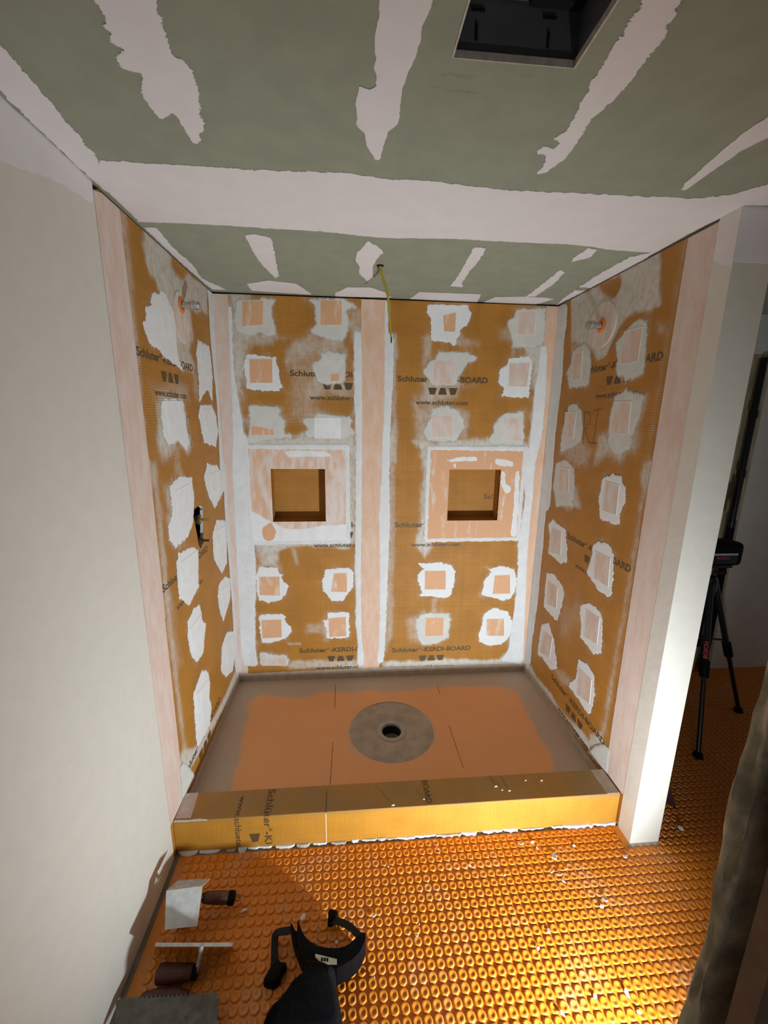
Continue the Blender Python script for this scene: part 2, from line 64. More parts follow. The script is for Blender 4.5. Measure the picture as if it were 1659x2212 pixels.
CEIL_TAPE = [[(0.002,-0.028),(0.074,-0.121),(0.189,-0.12),(0.314,-0.123),(0.45,-0.118),(0.686,-0.133),(0.783,-0.116),(0.906,-0.119),(1.129,-0.097),(1.272,-0.101),(1.43,-0.106),(1.66,-0.112),(1.744,-0.142),(1.791,-0.201),(1.852,-0.305),(2.072,-0.127),(1.83,-0.092),(1.831,-0.014),(1.824,0.104),(1.827,0.266),(1.671,0.262),(1.492,0.229),(1.273,0.235),(1.056,0.233),(0.814,0.254),(0.607,0.229),(0.303,0.219),(0.17,0.217),(0.008,0.223),(0.012,0.074)],[(0.014,-0.493),(0.092,-0.579),(0.096,-0.454),(0.089,-0.318),(0.074,-0.121),(0.007,-0.019),(0.001,-0.03)]]
NICHE_MUD = [(0.127,1.169),(0.236,1.102),(0.314,1.06),(0.427,1.055),(0.529,1.076),(0.672,1.082),(0.675,0.978),(0.134,0.984)]
NICHE_PEACH = [(0.187,1.064),(0.242,1.099),(0.266,1.043),(0.251,0.993),(0.21,0.983),(0.185,1.022)]
NICHE_TOPMUD = [(0.331,1.508),(0.557,1.506),(0.596,1.477),(0.53,1.474),(0.433,1.476),(0.348,1.469)]
NICHE_R_SMEARS = [[(1.241,1.454),(1.319,1.479),(1.428,1.48),(1.429,1.455),(1.306,1.451)],[(1.289,1.44),(1.303,1.44),(1.304,1.415),(1.297,1.415)],[(1.538,1.47),(1.597,1.463),(1.643,1.453),(1.645,1.424),(1.593,1.427),(1.541,1.434)],[(1.577,1.398),(1.599,1.391),(1.609,1.318),(1.644,1.304),(1.642,1.274),(1.614,1.259),(1.596,1.289),(1.581,1.318)],[(1.663,1.391),(1.688,1.399),(1.7,1.169),(1.697,0.985),(1.664,1.009),(1.67,1.17)]]
FLANGE_L = [(0.133,1.518),(0.675,1.522),(0.674,0.98),(0.135,0.983),(0.128,1.169)]
FLANGE_R = [(1.149,1.522),(1.703,1.522),(1.708,1.169),(1.696,0.984),(1.152,0.985),(1.148,1.245)]
VALVE = [(0.5674,1.2864),(0.5928,1.2799),(0.6076,1.2695),(0.6062,1.242),(0.5948,1.1875),(0.5821,1.1419),(0.5647,1.0918),(0.5402,1.0897),(0.529,1.0993),(0.5154,1.1252),(0.5112,1.1621),(0.4978,1.2126),(0.4879,1.2496),(0.4848,1.2754),(0.4925,1.2817),(0.5247,1.285)]
PAN_ORANGE = [(0.096,0.823),(0.146,0.865),(0.371,0.838),(0.531,0.875),(0.979,0.853),(1.224,0.883),(1.623,0.857),(1.712,0.801),(1.692,0.676),(1.683,0.535),(1.679,0.421),(1.69,0.327),(1.68,0.263),(1.61,0.131),(0.896,0.132),(0.16,0.183),(0.154,0.243),(0.159,0.339),(0.127,0.525),(0.127,0.653)]
KNEE_BODY = [(0.429,-0.58),(0.444,-0.538),(0.469,-0.523),(0.493,-0.496),(0.512,-0.473),(0.546,-0.454),(0.549,-0.418),(0.643,-0.444),(0.638,-0.471),(0.648,-0.492),(0.657,-0.519),(0.664,-0.555),(0.666,-0.598)]
KNEE_CRADLE = [(0.512,-0.314),(0.52,-0.331),(0.532,-0.355),(0.552,-0.376),(0.578,-0.391),(0.608,-0.399),(0.644,-0.403),(0.671,-0.399),(0.694,-0.386),(0.713,-0.374),(0.724,-0.367),(0.733,-0.37),(0.732,-0.385),(0.716,-0.414),(0.693,-0.433),(0.663,-0.446),(0.641,-0.453),(0.548,-0.428),(0.538,-0.416),(0.522,-0.392),(0.515,-0.362),(0.513,-0.338)]
KNEE_FIN = [(0.487,-0.314),(0.492,-0.313),(0.504,-0.333),(0.516,-0.34),(0.525,-0.375),(0.549,-0.413),(0.543,-0.42),(0.522,-0.39),(0.502,-0.355)]
KNEE_STRAP_L = [(0.492,-0.32),(0.438,-0.316),(0.438,-0.33),(0.447,-0.394)]
KNEE_BUCKLE_L = [(0.435,-0.398),(0.456,-0.376),(0.467,-0.388),(0.483,-0.389),(0.487,-0.4),(0.471,-0.418),(0.473,-0.43),(0.457,-0.443),(0.434,-0.44),(0.421,-0.433),(0.42,-0.424)]
KNEE_STRAP_R = [(0.718,-0.364),(0.687,-0.329),(0.656,-0.309),(0.622,-0.295),(0.612,-0.29)]
KNEE_BUCKLE_R = [(0.609,-0.265),(0.626,-0.268),(0.642,-0.273),(0.643,-0.281),(0.631,-0.287),(0.622,-0.303),(0.607,-0.3)]
KNEE_LABEL = [(0.577,-0.413),(0.643,-0.431),(0.643,-0.443),(0.615,-0.441),(0.588,-0.431),(0.577,-0.421)]
TROWEL_A = [[(0.071,-0.238),(0.186,-0.232)],[(0.189,-0.305),(0.088,-0.308)],[(0.084,-0.181),(0.194,-0.183)]]
TROWEL_A_HANDLE = [(0.172,-0.228),(0.186,-0.222),(0.258,-0.207),(0.281,-0.207),(0.292,-0.205)]
TROWEL_B = [[(0.095,-0.375),(0.328,-0.392)],[(0.051,-0.3),(0.301,-0.319)]]
TROWEL_B_HANDLE = [(0.097,-0.396),(0.213,-0.399),(0.228,-0.376)]
TROWEL_C = [(0.008,-0.449),(0.299,-0.458),(0.332,-0.565),(0.057,-0.545)]
TROWEL_C_HANDLE = [(0.077,-0.432),(0.18,-0.432)]
CHIPS = [(0.522,-0.263,0.035),(0.766,-0.273,0.022),(0.704,-0.306,0.022),(0.314,-0.226,0.026),(1.296,-0.405,0.019),(1.416,-0.529,0.019),(1.514,-0.531,0.026),(1.524,-0.573,0.016),(1.034,-0.059,0.022),(0.755,-0.437,0.014),(1.298,-0.56,0.019),(0.572,-0.336,0.016),(0.639,-0.34,0.018),(2.084,-0.05,0.026),(1.379,-0.065,0.026),(1.427,-0.063,0.019),(1.489,-0.125,0.042),(1.453,-0.178,0.021),(1.478,-0.19,0.024),(1.482,-0.215,0.019),(1.601,-0.284,0.035),(1.575,-0.305,0.019),(1.352,-0.361,0.022),(0.577,-0.304,0.013),(1.511,-0.174,0.013),(1.267,-0.178,0.013),(1.77,-0.145,0.022),(1.145,-0.135,0.013),(0.829,-0.112,0.014),(1.591,-0.088,0.013),(1.437,-0.084,0.011),(0.918,-0.309,0.011),(0.905,-0.341,0.013)]

# ------------------------------------------------------------------ helpers
def link(o, parent=None):
    COL.objects.link(o)
    if parent is not None:
        o.parent = parent
        o.matrix_parent_inverse = parent.matrix_basis.inverted()
    return o

def tag(o, label=None, cat=None, group=None, kind=None):
    if label: o['label'] = label
    if cat: o['category'] = cat
    if group: o['group'] = group
    if kind: o['kind'] = kind
    return o

def empty(name, loc=(0, 0, 0)):
    o = bpy.data.objects.new(name, None)
    o.empty_display_size = 0.05
    o.location = loc
    COL.objects.link(o)
    return o

def auto_uv(me):
    uv = me.uv_layers.new(name='UVMap')
    n = len(me.loops)
    vi = np.empty(n, 'i'); me.loops.foreach_get('vertex_index', vi)
    co = np.empty(len(me.vertices)*3, 'f'); me.vertices.foreach_get('co', co); co = co.reshape(-1, 3)
    out = np.zeros((n, 2), 'f')
    for p in me.polygons:
        a = [abs(c) for c in p.normal]
        k = a.index(max(a))
        i, j = [(1, 2), (0, 2), (0, 1)][k]
        for l in p.loop_indices:
            out[l, 0] = co[vi[l], i]; out[l, 1] = co[vi[l], j]
    uv.data.foreach_set('uv', out.ravel())

class MB:
    """collects shapes for one mesh"""
    def __init__(s): s.v = []; s.f = []
    def add(s, vs, fs):
        b = len(s.v); s.v += [tuple(x) for x in vs]; s.f += [tuple(b+i for i in f) for f in fs]; return s
    def box(s, a, b):
        (x0, y0, z0), (x1, y1, z1) = a, b
        return s.add([(x0,y0,z0),(x1,y0,z0),(x1,y1,z0),(x0,y1,z0),(x0,y0,z1),(x1,y0,z1),(x1,y1,z1),(x0,y1,z1)],
                     [(0,3,2,1),(4,5,6,7),(0,1,5,4),(1,2,6,5),(2,3,7,6),(3,0,4,7)])
    def tube(s, pts, rad, n=12, cap=True):
        P = [Vector(p) for p in pts]
        R = rad if isinstance(rad, (list, tuple)) else [rad]*len(P)
        vs = []; fs = []
        t0 = (P[1]-P[0]).normalized()
        ref = Vector((0, 0, 1)) if abs(t0.z) < .9 else Vector((1, 0, 0))
        for i, p in enumerate(P):
            t = (P[min(i+1, len(P)-1)] - P[max(i-1, 0)]).normalized()
            a = t.cross(ref).normalized(); b = t.cross(a)
            ref = b.cross(t) if False else ref
            for k in range(n):
                w = 2*PI*k/n
                vs.append(p + a*math.cos(w)*R[i] + b*math.sin(w)*R[i])
        for i in range(len(P)-1):
            for k in range(n):
                fs.append((i*n+k, i*n+(k+1) % n, (i+1)*n+(k+1) % n, (i+1)*n+k))
        if cap:
            fs.append(tuple(range(n-1, -1, -1))); fs.append(tuple((len(P)-1)*n+k for k in range(n)))
        return s.add(vs, fs)
    def lathe(s, prof, c=(0, 0, 0), n=32, axis='z'):
        vs = []; fs = []
        for r, h in prof:
            for k in range(n):
                w = 2*PI*k/n; x, y = r*math.cos(w), r*math.sin(w)
                q = {'z': (x, y, h), 'x': (h, x, y), 'y': (x, h, y)}[axis]
                vs.append((c[0]+q[0], c[1]+q[1], c[2]+q[2]))
        for i in range(len(prof)-1):
            for k in range(n):
                fs.append((i*n+k, i*n+(k+1) % n, (i+1)*n+(k+1) % n, (i+1)*n+k))
        return s.add(vs, fs)
    def build(s, name, mat, parent=None, smooth=False, fix=True, tri=False, uv=False, bevel=0, haze=None, segs=2):
        bm = bmesh.new()
        vs = [bm.verts.new(v) for v in s.v]
        for f in s.f:
            try: bm.faces.new([vs[i] for i in f])
            except ValueError: pass
        if fix: bmesh.ops.recalc_face_normals(bm, faces=bm.faces)
        if bevel:
            ed = [e for e in bm.edges if len(e.link_faces) == 2 and e.calc_face_angle(0) > .5]
            bmesh.ops.bevel(bm, geom=ed, offset=bevel, segments=segs, affect='EDGES', profile=.6, clamp_overlap=True)
        if tri: bmesh.ops.triangulate(bm, faces=[f for f in bm.faces if len(f.verts) > 4])
        me = bpy.data.meshes.new(name); bm.to_mesh(me); bm.free()
        if smooth:
            me.polygons.foreach_set('use_smooth', [True]*len(me.polygons))
            if smooth == 'angle': me.set_sharp_from_angle(angle=math.radians(40))
        me.materials.append(mat)
        if uv: auto_uv(me)
        if haze is not None:
            at = me.attributes.new('haze', 'FLOAT', 'POINT')
            at.data.foreach_set('value', [haze(v.co) for v in me.vertices])
        o = bpy.data.objects.new(name, me)
        return link(o, parent)

# planes: (u, v, height above the surface) -> world
PL = {
    'back': lambda u, v, h: (u, D-h, v),
    'left': lambda u, v, h: (h, u, v),
    'right': lambda u, v, h: (W-h, u, v),
    'ceil': lambda u, v, h: (u, v, H-h),
    'floor': lambda u, v, h: (u, v, h),
}

def poly_area(p):
    return .5*sum(p[i][0]*p[(i+1) % len(p)][1]-p[(i+1) % len(p)][0]*p[i][1] for i in range(len(p)))

def rough(poly, step=.007, amp=.004, seed=0, rnd=1):
    """a hand-trowelled outline: corners eased, edges ragged"""
    p = [Vector(a) for a in poly]
    for _ in range(rnd):
        q = []
        for i in range(len(p)):
            a, b = p[i], p[(i+1) % len(p)]
            q += [a.lerp(b, .14), a.lerp(b, .86)]
        p = q
    out = []
    sg = 1 if poly_area(poly) > 0 else -1
    for i in range(len(p)):
        a, b = p[i], p[(i+1) % len(p)]
        L = (b-a).length
        n = max(1, int(L/step))
        nm = Vector((b.y-a.y, -(b.x-a.x)))*sg
        nm = nm.normalized() if nm.length > 1e-9 else nm
        for k in range(n):
            c = a.lerp(b, k/n)
            d = noise.noise(Vector((c.x*55, c.y*55, seed*3.7))) + .6*noise.noise(Vector((c.x*170, c.y*170, seed*1.3+9)))
            d += 2.2*max(0.0, noise.noise(Vector((c.x*38, c.y*38, seed*2.1+4)))-.28)*(1+noise.noise(Vector((c.x*300, c.y*300, 2))))
            out.append(c + nm*d*amp)
    return [(a.x, a.y) for a in out]

LAYER = [0]
def plate(name, plane, poly, h0, h1, mat, parent, bevel=0):
    mp = PL[plane]
    LAYER[0] += 1; h1 += .000004*(LAYER[0] % 97)
    n = len(poly)
    mb = MB()
    mb.add([mp(u, v, h0) for u, v in poly] + [mp(u, v, h1) for u, v in poly],
           [tuple(range(n)), tuple(range(n, 2*n))] + [(i, (i+1) % n, n+(i+1) % n, n+i) for i in range(n)])
    return mb.build(name, mat, parent, tri=True, bevel=bevel, uv=False)

def inside(P, poly):
    x, y = P[:, 0], P[:, 1]
    r = np.zeros(len(P), bool)
    n = len(poly)
    for i in range(n):
        (x0, y0), (x1, y1) = poly[i], poly[(i+1) % n]
        c = ((y0 > y) != (y1 > y))
        with np.errstate(divide='ignore', invalid='ignore'):
            r ^= c & (x < (x1-x0)*(y-y0)/((y1-y0) if y1 != y0 else 1e-12)+x0)
    return r

def sdist(P, poly):
    d = np.full(len(P), 1e9)
    n = len(poly)
    for i in range(n):
        a = np.array(poly[i]); b = np.array(poly[(i+1) % n]); ab = b-a
        t = np.clip(((P-a)@ab)/max(ab@ab, 1e-12), 0, 1)
        d = np.minimum(d, np.hypot(*(P-(a+t[:, None]*ab)).T))
    return np.where(inside(P, poly), d, -d)

def haze_values(P, hz):
    nz = np.array([noise.noise(Vector((a*14, b*9, 3.1))) + .6*noise.noise(Vector((a*60, b*30, 7.7))) for a, b in P])
    keep = np.ones(len(P))
    for poly, f, s in hz:
        x0, y0 = np.min(poly, 0)-f*2.5; x1, y1 = np.max(poly, 0)+f*2.5
        k = np.where((P[:, 0] > x0) & (P[:, 0] < x1) & (P[:, 1] > y0) & (P[:, 1] < y1))[0]
        if not len(k): continue
        sd = sdist(P[k], poly)+nz[k]*f*.8
        t = np.clip((sd+f)/(2*f), 0, 1); t = t*t*(3-2*t)
        keep[k] *= 1-s*t
    return 1-keep

def sheet(name, plane, outline, holes, step, mat, parent, thick=.0127, hazes=(), zfun=None, edge_mat=None):
    """a board with real cut-outs: fine mesh carrying the trowelled-on film as an attribute"""
    pts = [tuple(p) for p in outline]; edges = []
    def ring(p):
        b = len(pts); pts.extend(tuple(a) for a in p); return [(b+i, b+(i+1) % len(p)) for i in range(len(p))]
    def split(p):
        o = []
        for i in range(len(p)):
            a, b = Vector(p[i]), Vector(p[(i+1) % len(p)]); n = max(1, int((b-a).length/step))
            o += [tuple(a.lerp(b, k/n)) for k in range(n)]
        return o
    pts = []
    edges += ring(split(outline))
    for h in holes: edges += ring(split(h) if len(h) < 12 else h)
    x0, y0 = np.min(outline, 0); x1, y1 = np.max(outline, 0)
    gx, gy = np.meshgrid(np.arange(x0+step*.6, x1-step*.3, step), np.arange(y0+step*.6, y1-step*.3, step))
    g = np.stack([gx.ravel(), gy.ravel()], 1)
    ok = sdist(g, outline) > step*.3
    for h in holes: ok &= sdist(g, h) < -step*.3
    pts += [tuple(a) for a in g[ok]]
    vv, ee, ff = delaunay_2d_cdt([Vector(p) for p in pts], edges, [], 0, 1e-6)[:3]
    P = np.array([(v.x, v.y) for v in vv])
    cen = np.array([P[list(f)].mean(0) for f in ff])
    good = inside(cen, outline)
    for h in holes: good &= ~inside(cen, h)
    ff = [f for f, k in zip(ff, good) if k]
    mp = PL[plane]
    bm = bmesh.new()
    bv = [bm.verts.new(mp(a, b, zfun(a, b) if zfun else 0)) for a, b in P]
    for f in ff:
        try: bm.faces.new([bv[i] for i in f])
        except ValueError: pass
    for v in [v for v in bm.verts if not v.link_faces]: pass
    nrm = Vector(mp(0, 0, 1))-Vector(mp(0, 0, 0))
    bm.normal_update()
    flip = [f for f in bm.faces if f.normal.dot(nrm) < 0]
    bmesh.ops.reverse_faces(bm, faces=flip)
    be = [e for e in bm.edges if len(e.link_faces) == 1]
    back = {}
    for e in be:
        for v in e.verts:
            if v not in back: back[v] = bm.verts.new(v.co - nrm*thick)
    for e in be:
        a, b = e.verts
        l = e.link_loops[0]
        if l.vert == a: f = bm.faces.new([b, a, back[a], back[b]])
        else: f = bm.faces.new([a, b, back[b], back[a]])
        f.material_index = 1
    bm.verts.index_update()
    hv = haze_values(P, hazes)
    me = bpy.data.meshes.new(name)
    nb = len(bm.verts)
    bm.to_mesh(me); bm.free()
    me.materials.append(mat); me.materials.append(edge_mat or mat)
    at = me.attributes.new('haze', 'FLOAT', 'POINT')
    at.data.foreach_set('value', list(hv)+[0.0]*(nb-len(hv)))
    auto_uv(me)
    o = bpy.data.objects.new(name, me)
    return link(o, parent)

def grow(poly, d):
    sg = 1 if poly_area(poly) > 0 else -1
    n = len(poly); out = []
    for i in range(n):
        a, b, c = Vector(poly[i-1]), Vector(poly[i]), Vector(poly[(i+1) % n])
        e1, e2 = (b-a), (c-b)
        n1 = Vector((e1.y, -e1.x)).normalized() if e1.length else Vector((0, 0)); n2 = Vector((e2.y, -e2.x)).normalized() if e2.length else Vector((0, 0))
        m_ = n1+n2
        m_ = m_.normalized() if m_.length > 1e-6 else n1
        out.append(tuple(b+m_*sg*d))
    return out

def film(name, plane, poly, h, f, parent, mat, lim=None):
    """a skim of mortar: thick in the middle, rubbed out to nothing over the width f at its edge"""
    LAYER[0] += 1; h += .000004*(LAYER[0] % 97)
    o = np.array(grow(poly, f))
    if lim:
        o[:, 0] = np.clip(o[:, 0], lim[0], lim[1]); o[:, 1] = np.clip(o[:, 1], lim[2], lim[3])
    x0, y0 = o.min(0); x1, y1 = o.max(0)
    st = max(.0045, min(.011, f*.6), (x1-x0)*(y1-y0)**.5/900)
    gx, gy = np.meshgrid(np.arange(x0, x1+st, st), np.arange(y0, y1+st, st))
    g = np.stack([gx.ravel(), gy.ravel()], 1)
    ii = sdist(g, o.tolist()) > -st*.2
    ny, nx = gx.shape
    idx = -np.ones(len(g), int)
    quads = []
    I = ii.reshape(ny, nx)
    keep = np.zeros((ny, nx), bool)
    cell = I[:-1, :-1] | I[1:, :-1] | I[:-1, 1:] | I[1:, 1:]
    keep[:-1, :-1] |= cell; keep[1:, :-1] |= cell; keep[:-1, 1:] |= cell; keep[1:, 1:] |= cell
    k = np.where(keep.ravel())[0]; idx[k] = np.arange(len(k))
    P = g[k].copy()
    if lim:
        P[:, 0] = np.clip(P[:, 0], lim[0], lim[1]); P[:, 1] = np.clip(P[:, 1], lim[2], lim[3])
    mp = PL[plane]
    cov = np.clip(.5+sdist(P, poly)/(2*f), 0, 1)
    vs = [mp(a, b, .0002+h*min(1.0, c*1.4)) for (a, b), c in zip(P, cov)]
    idg = idx.reshape(ny, nx)
    fs = [(int(idg[j, i]), int(idg[j, i+1]), int(idg[j+1, i+1]), int(idg[j+1, i])) for j, i in zip(*np.where(cell))]
    nrm = Vector(mp(0, 0, 1))-Vector(mp(0, 0, 0))
    a, b, c = (Vector(vs[t]) for t in fs[0][:3])
    if (b-a).cross(c-a).dot(nrm) < 0: fs = [q[::-1] for q in fs]
    me = bpy.data.meshes.new(name); me.from_pydata(vs, [], fs)
    me.polygons.foreach_set('use_smooth', [True]*len(me.polygons))
    me.materials.append(mat)
    at = me.attributes.new('cover', 'FLOAT', 'POINT'); at.data.foreach_set('value', cov.astype('f'))
    auto_uv(me)
    return link(bpy.data.objects.new(name, me), parent)

# ------------------------------------------------------------------ materials
def newmat(name):
    mt = bpy.data.materials.new(name); mt.use_nodes = True
    nt = mt.node_tree; bs = nt.nodes['Principled BSDF']
    return mt, nt, bs

class N:
    def __init__(s, nt): s.nt = nt
    def node(s, t, **k):
        n = s.nt.nodes.new(t)
        for a, b in k.items(): setattr(n, a, b)
        return n
    def val(s, x, sock):
        if hasattr(x, 'is_output'): s.nt.links.new(x, sock)
        else: sock.default_value = x
    def math(s, op, a, b=0.0, c=0.0, clamp=False):
        n = s.node('ShaderNodeMath', operation=op, use_clamp=clamp)
        s.val(a, n.inputs[0]); s.val(b, n.inputs[1]); s.val(c, n.inputs[2]); return n.outputs[0]
    def mix(s, f, a, b):
        n = s.node('ShaderNodeMix', data_type='RGBA')
        s.val(f, n.inputs[0])
        for x, i in ((a, 6), (b, 7)):
            if isinstance(x, tuple): n.inputs[i].default_value = (*x, 1)
            else: s.nt.links.new(x, n.inputs[i])
        return n.outputs[2]
    def noise(s, vec, scale, detail=3, rough=.55, dim='3D'):
        n = s.node('ShaderNodeTexNoise'); s.nt.links.new(vec, n.inputs['Vector'])
        n.inputs['Scale'].default_value = scale; n.inputs['Detail'].default_value = detail; n.inputs['Roughness'].default_value = rough
        return n.outputs['Fac']
    def ramp(s, f, lo, hi):
        n = s.node('ShaderNodeMapRange', interpolation_type='SMOOTHSTEP')
        s.val(f, n.inputs[0]); n.inputs[1].default_value = lo; n.inputs[2].default_value = hi
        return n.outputs[0]
    def bump(s, h, dist, strength=1.0):
        n = s.node('ShaderNodeBump'); s.nt.links.new(h, n.inputs['Height'])
        n.inputs['Distance'].default_value = dist; n.inputs['Strength'].default_value = strength
        return n.outputs[0]
    def scale(s, vec, sc):
        n = s.node('ShaderNodeVectorMath', operation='MULTIPLY'); s.nt.links.new(vec, n.inputs[0]); n.inputs[1].default_value = sc
        return n.outputs[0]
    def out(s, col, bs, rough=.7, nrm=None):
        s.val(col if hasattr(col, 'is_output') else (*col, 1), bs.inputs['Base Color'])
        s.val(rough, bs.inputs['Roughness'])
        if nrm is not None: s.nt.links.new(nrm, bs.inputs['Normal'])

def plain(name, col, rough=.6, metal=0.0, var=.12, scale=30, bump=0.0, spec=.5, stretch=(1, 1, 1)):
    mt, nt, bs = newmat(name); n = N(nt)
    tc = n.node('ShaderNodeTexCoord').outputs['Object']
    f = n.noise(n.scale(tc, stretch), scale, 4)
    dk = tuple(c*(1-var) for c in col); lt = tuple(min(1, c*(1+var)) for c in col)
    c = n.mix(n.ramp(f, .3, .7), dk, lt)
    n.out(c, bs, rough, n.bump(f, bump) if bump else None)
    bs.inputs['Metallic'].default_value = metal
    bs.inputs['Specular IOR Level'].default_value = spec
    return mt

def board_mat(name, base, dark, film, pitch=.0088, line=.75, rough=.55, var=.09):
    """orange fleece board with its woven grid; 'haze' = mortar film wiped over it"""
    mt, nt, bs = newmat(name); n = N(nt)
    uv = n.node('ShaderNodeUVMap'); uv.uv_map = 'UVMap'
    sx = n.node('ShaderNodeSeparateXYZ'); nt.links.new(uv.outputs[0], sx.inputs[0])
    wob = n.math('MULTIPLY', n.math('SUBTRACT', n.noise(uv.outputs[0], 9, 2), .5), .004)
    lines = None
    big = n.noise(n.scale(uv.outputs[0], (3, 3, 3)), 2.2, 3)
    for ax, other in ((0, 1), (1, 0)):
        a = n.math('ADD', sx.outputs[ax], wob)
        s_ = n.math('ABSOLUTE', n.math('SINE', n.math('MULTIPLY', a, PI/pitch)))
        l = n.math('SUBTRACT', 1.0, n.ramp(s_, .0, .62))
        idx = n.math('FLOOR', n.math('ADD', n.math('DIVIDE', a, pitch), .5))
        wn = n.node('ShaderNodeTexWhiteNoise', noise_dimensions='1D'); nt.links.new(idx, wn.inputs['W'])
        l = n.math('MULTIPLY', l, n.math('MULTIPLY_ADD', wn.outputs['Value'], .6, .55))
        lines = l if lines is None else n.math('MAXIMUM', lines, l)
    lines = n.math('MULTIPLY', lines, line)
    fine = n.noise(uv.outputs[0], 420, 2)
    b2 = n.mix(n.ramp(big, .3, .7), tuple(c*(1-var) for c in base), tuple(min(1, c*(1+var)) for c in base))
    b3 = n.mix(n.math('MULTIPLY', fine, .25), b2, dark)
    col = n.mix(lines, b3, dark)
    at = n.node('ShaderNodeAttribute', attribute_name='haze')
    streak = n.noise(n.scale(uv.outputs[0], (60, 14, 1)), 1.0, 3)
    blot = n.noise(uv.outputs[0], 38, 4)
    f = n.math('ADD', at.outputs['Fac'], n.math('MULTIPLY', n.math('SUBTRACT', n.math('ADD', streak, blot), 1.0), n.math('MULTIPLY', at.outputs['Fac'], 1.1)))
    # the film sits in the hollows of the weave: the ridges show through where it is thin
    f = n.math('SUBTRACT', f, n.math('MULTIPLY', lines, n.math('MULTIPLY', n.math('SUBTRACT', 1.0, at.outputs['Fac']), .55)))
    f = n.math('MINIMUM', n.math('MAXIMUM', f, 0.0), 1.0)
    fc = n.mix(blot, tuple(c*.88 for c in film), film)
    c = n.mix(f, col, fc)
    n.out(c, bs, rough, n.bump(n.math('ADD', lines, fine), .0006))
    bs.inputs['Specular IOR Level'].default_value = .35
    return mt

def film_mat(name, felt, mud, lo, hi, rough=.75):
    """peach fleece membrane with mortar rubbed over it"""
    mt, nt, bs = newmat(name); n = N(nt)
    tc = n.node('ShaderNodeTexCoord').outputs['Object']
    f1 = n.noise(n.scale(tc, (1, 1, .3)), 26, 4, .6); f2 = n.noise(tc, 240, 3)
    oi = n.node('ShaderNodeObjectInfo').outputs['Random']
    f = n.math('ADD', f1, n.math('MULTIPLY', n.math('SUBTRACT', oi, .5), .10))
    k = n.ramp(n.math('ADD', f, n.math('MULTIPLY', n.math('SUBTRACT', f2, .5), .12)), lo, hi)
    fe = n.mix(f2, tuple(c*.86 for c in felt), tuple(min(1, c*1.08) for c in felt))
    n.out(n.mix(k, fe, mud), bs, rough, n.bump(f2, .0005))
    bs.inputs['Specular IOR Level'].default_value = .3
    return mt

def skim_mat(name, col, streak=(26, 70), amt=.9, lo=.36, hi=.62, thin=.0):
    mt, nt, bs = newmat(name); n = N(nt)
    uv = n.node('ShaderNodeUVMap'); uv.uv_map = 'UVMap'
    at = n.node('ShaderNodeAttribute', attribute_name='cover').outputs['Fac']
    s1 = n.noise(n.scale(uv.outputs[0], (streak[0], streak[1], 1)), 1.0, 5, .65)
    s2 = n.noise(uv.outputs[0], 210, 3)
    s3 = n.noise(uv.outputs[0], 13, 3)
    k = n.math('ADD', n.math('MULTIPLY', n.math('SUBTRACT', s1, .5), amt), n.math('MULTIPLY', n.math('SUBTRACT', s2, .5), amt*.45))
    a = n.ramp(n.math('ADD', at, k), lo, hi)
    if thin: a = n.math('MULTIPLY', a, n.math('SUBTRACT', 1.0, n.math('MULTIPLY', n.ramp(n.math('ADD', s3, n.math('MULTIPLY', s1, .4)), .5, .85), thin)))
    c = n.mix(s3, tuple(x*.92 for x in col), tuple(min(1, x*1.05) for x in col))
    n.out(c, bs, .78, n.bump(n.math('ADD', s1, n.math('MULTIPLY', s2, .3)), .0005))
    bs.inputs['Specular IOR Level'].default_value = .3
    n.val(a, bs.inputs['Alpha'])
    return mt

ORANGE, ORANGE_D = (.50, .225, .035), (.26, .105, .012)
MUDC = (.79, .81, .82)
M = {}
M['board'] = board_mat('foam_board_orange', ORANGE, ORANGE_D, (.66, .64, .58))
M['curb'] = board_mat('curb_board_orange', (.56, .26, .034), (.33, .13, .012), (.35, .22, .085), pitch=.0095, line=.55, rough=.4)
M['tray'] = board_mat('tray_fleece', (.92, .46, .205), (.88, .42, .185), (.62, .50, .40), pitch=.02, line=.0, rough=.8, var=.015)
M['foam'] = plain('board_foam_edge', (.72, .72, .72), .8)
M['mud'] = plain('thinset_white', MUDC, .75, var=.05, scale=18, bump=.0012)
M['skim'] = skim_mat('thinset_skim', MUDC, (34, 70), 1.1, .40, .60)
M['skimsoft'] = skim_mat('thinset_skim_rubbed', (.70, .70, .66), (34, 22), .95, .28, .74, thin=.12)
M['skimstreak'] = skim_mat('thinset_skim_streaked', MUDC, (110, 7), .9, .18, .50, thin=.12)
M['skimceil'] = skim_mat('joint_compound_skim', (.76, .735, .745), (42, 42), 1.3, .40, .56)
M['skimceil2'] = skim_mat('joint_compound_skim_smooth', (.76, .735, .745), (30, 30), .5, .40, .56)
M['scuff'] = skim_mat('compound_scuff', (.42, .42, .37), (30, 30), .9, .35, .95)
M['mudgrey'] = plain('thinset_grey', (.50, .42, .34), .8, var=.12, scale=25, bump=.001)
M['fleece'] = film_mat('membrane_bare', (.74, .42, .24), (.74, .66, .58), .52, .74)
M['fleece_haze'] = film_mat('membrane_hazed', (.70, .52, .43), (.72, .68, .65), .32, .72)
M['band'] = film_mat('membrane_band', (.70, .52, .44), (.72, .62, .56), .30, .75)
M['bandpeach'] = film_mat('membrane_band_peach', (.74, .47, .32), (.74, .57, .47), .35, .75)
M['collar'] = film_mat('membrane_collar', (.74, .47, .31), (.74, .66, .62), .36, .62)
M['ink'] = plain('print_ink', (.105, .062, .022), .6, var=.2, scale=120)
M['pencil'] = plain('pencil_mark', (.12, .07, .04), .7, var=.3, scale=200)
M['green'] = plain('green_drywall', (.285, .308, .232), .9, var=.05, scale=14, bump=.0002)
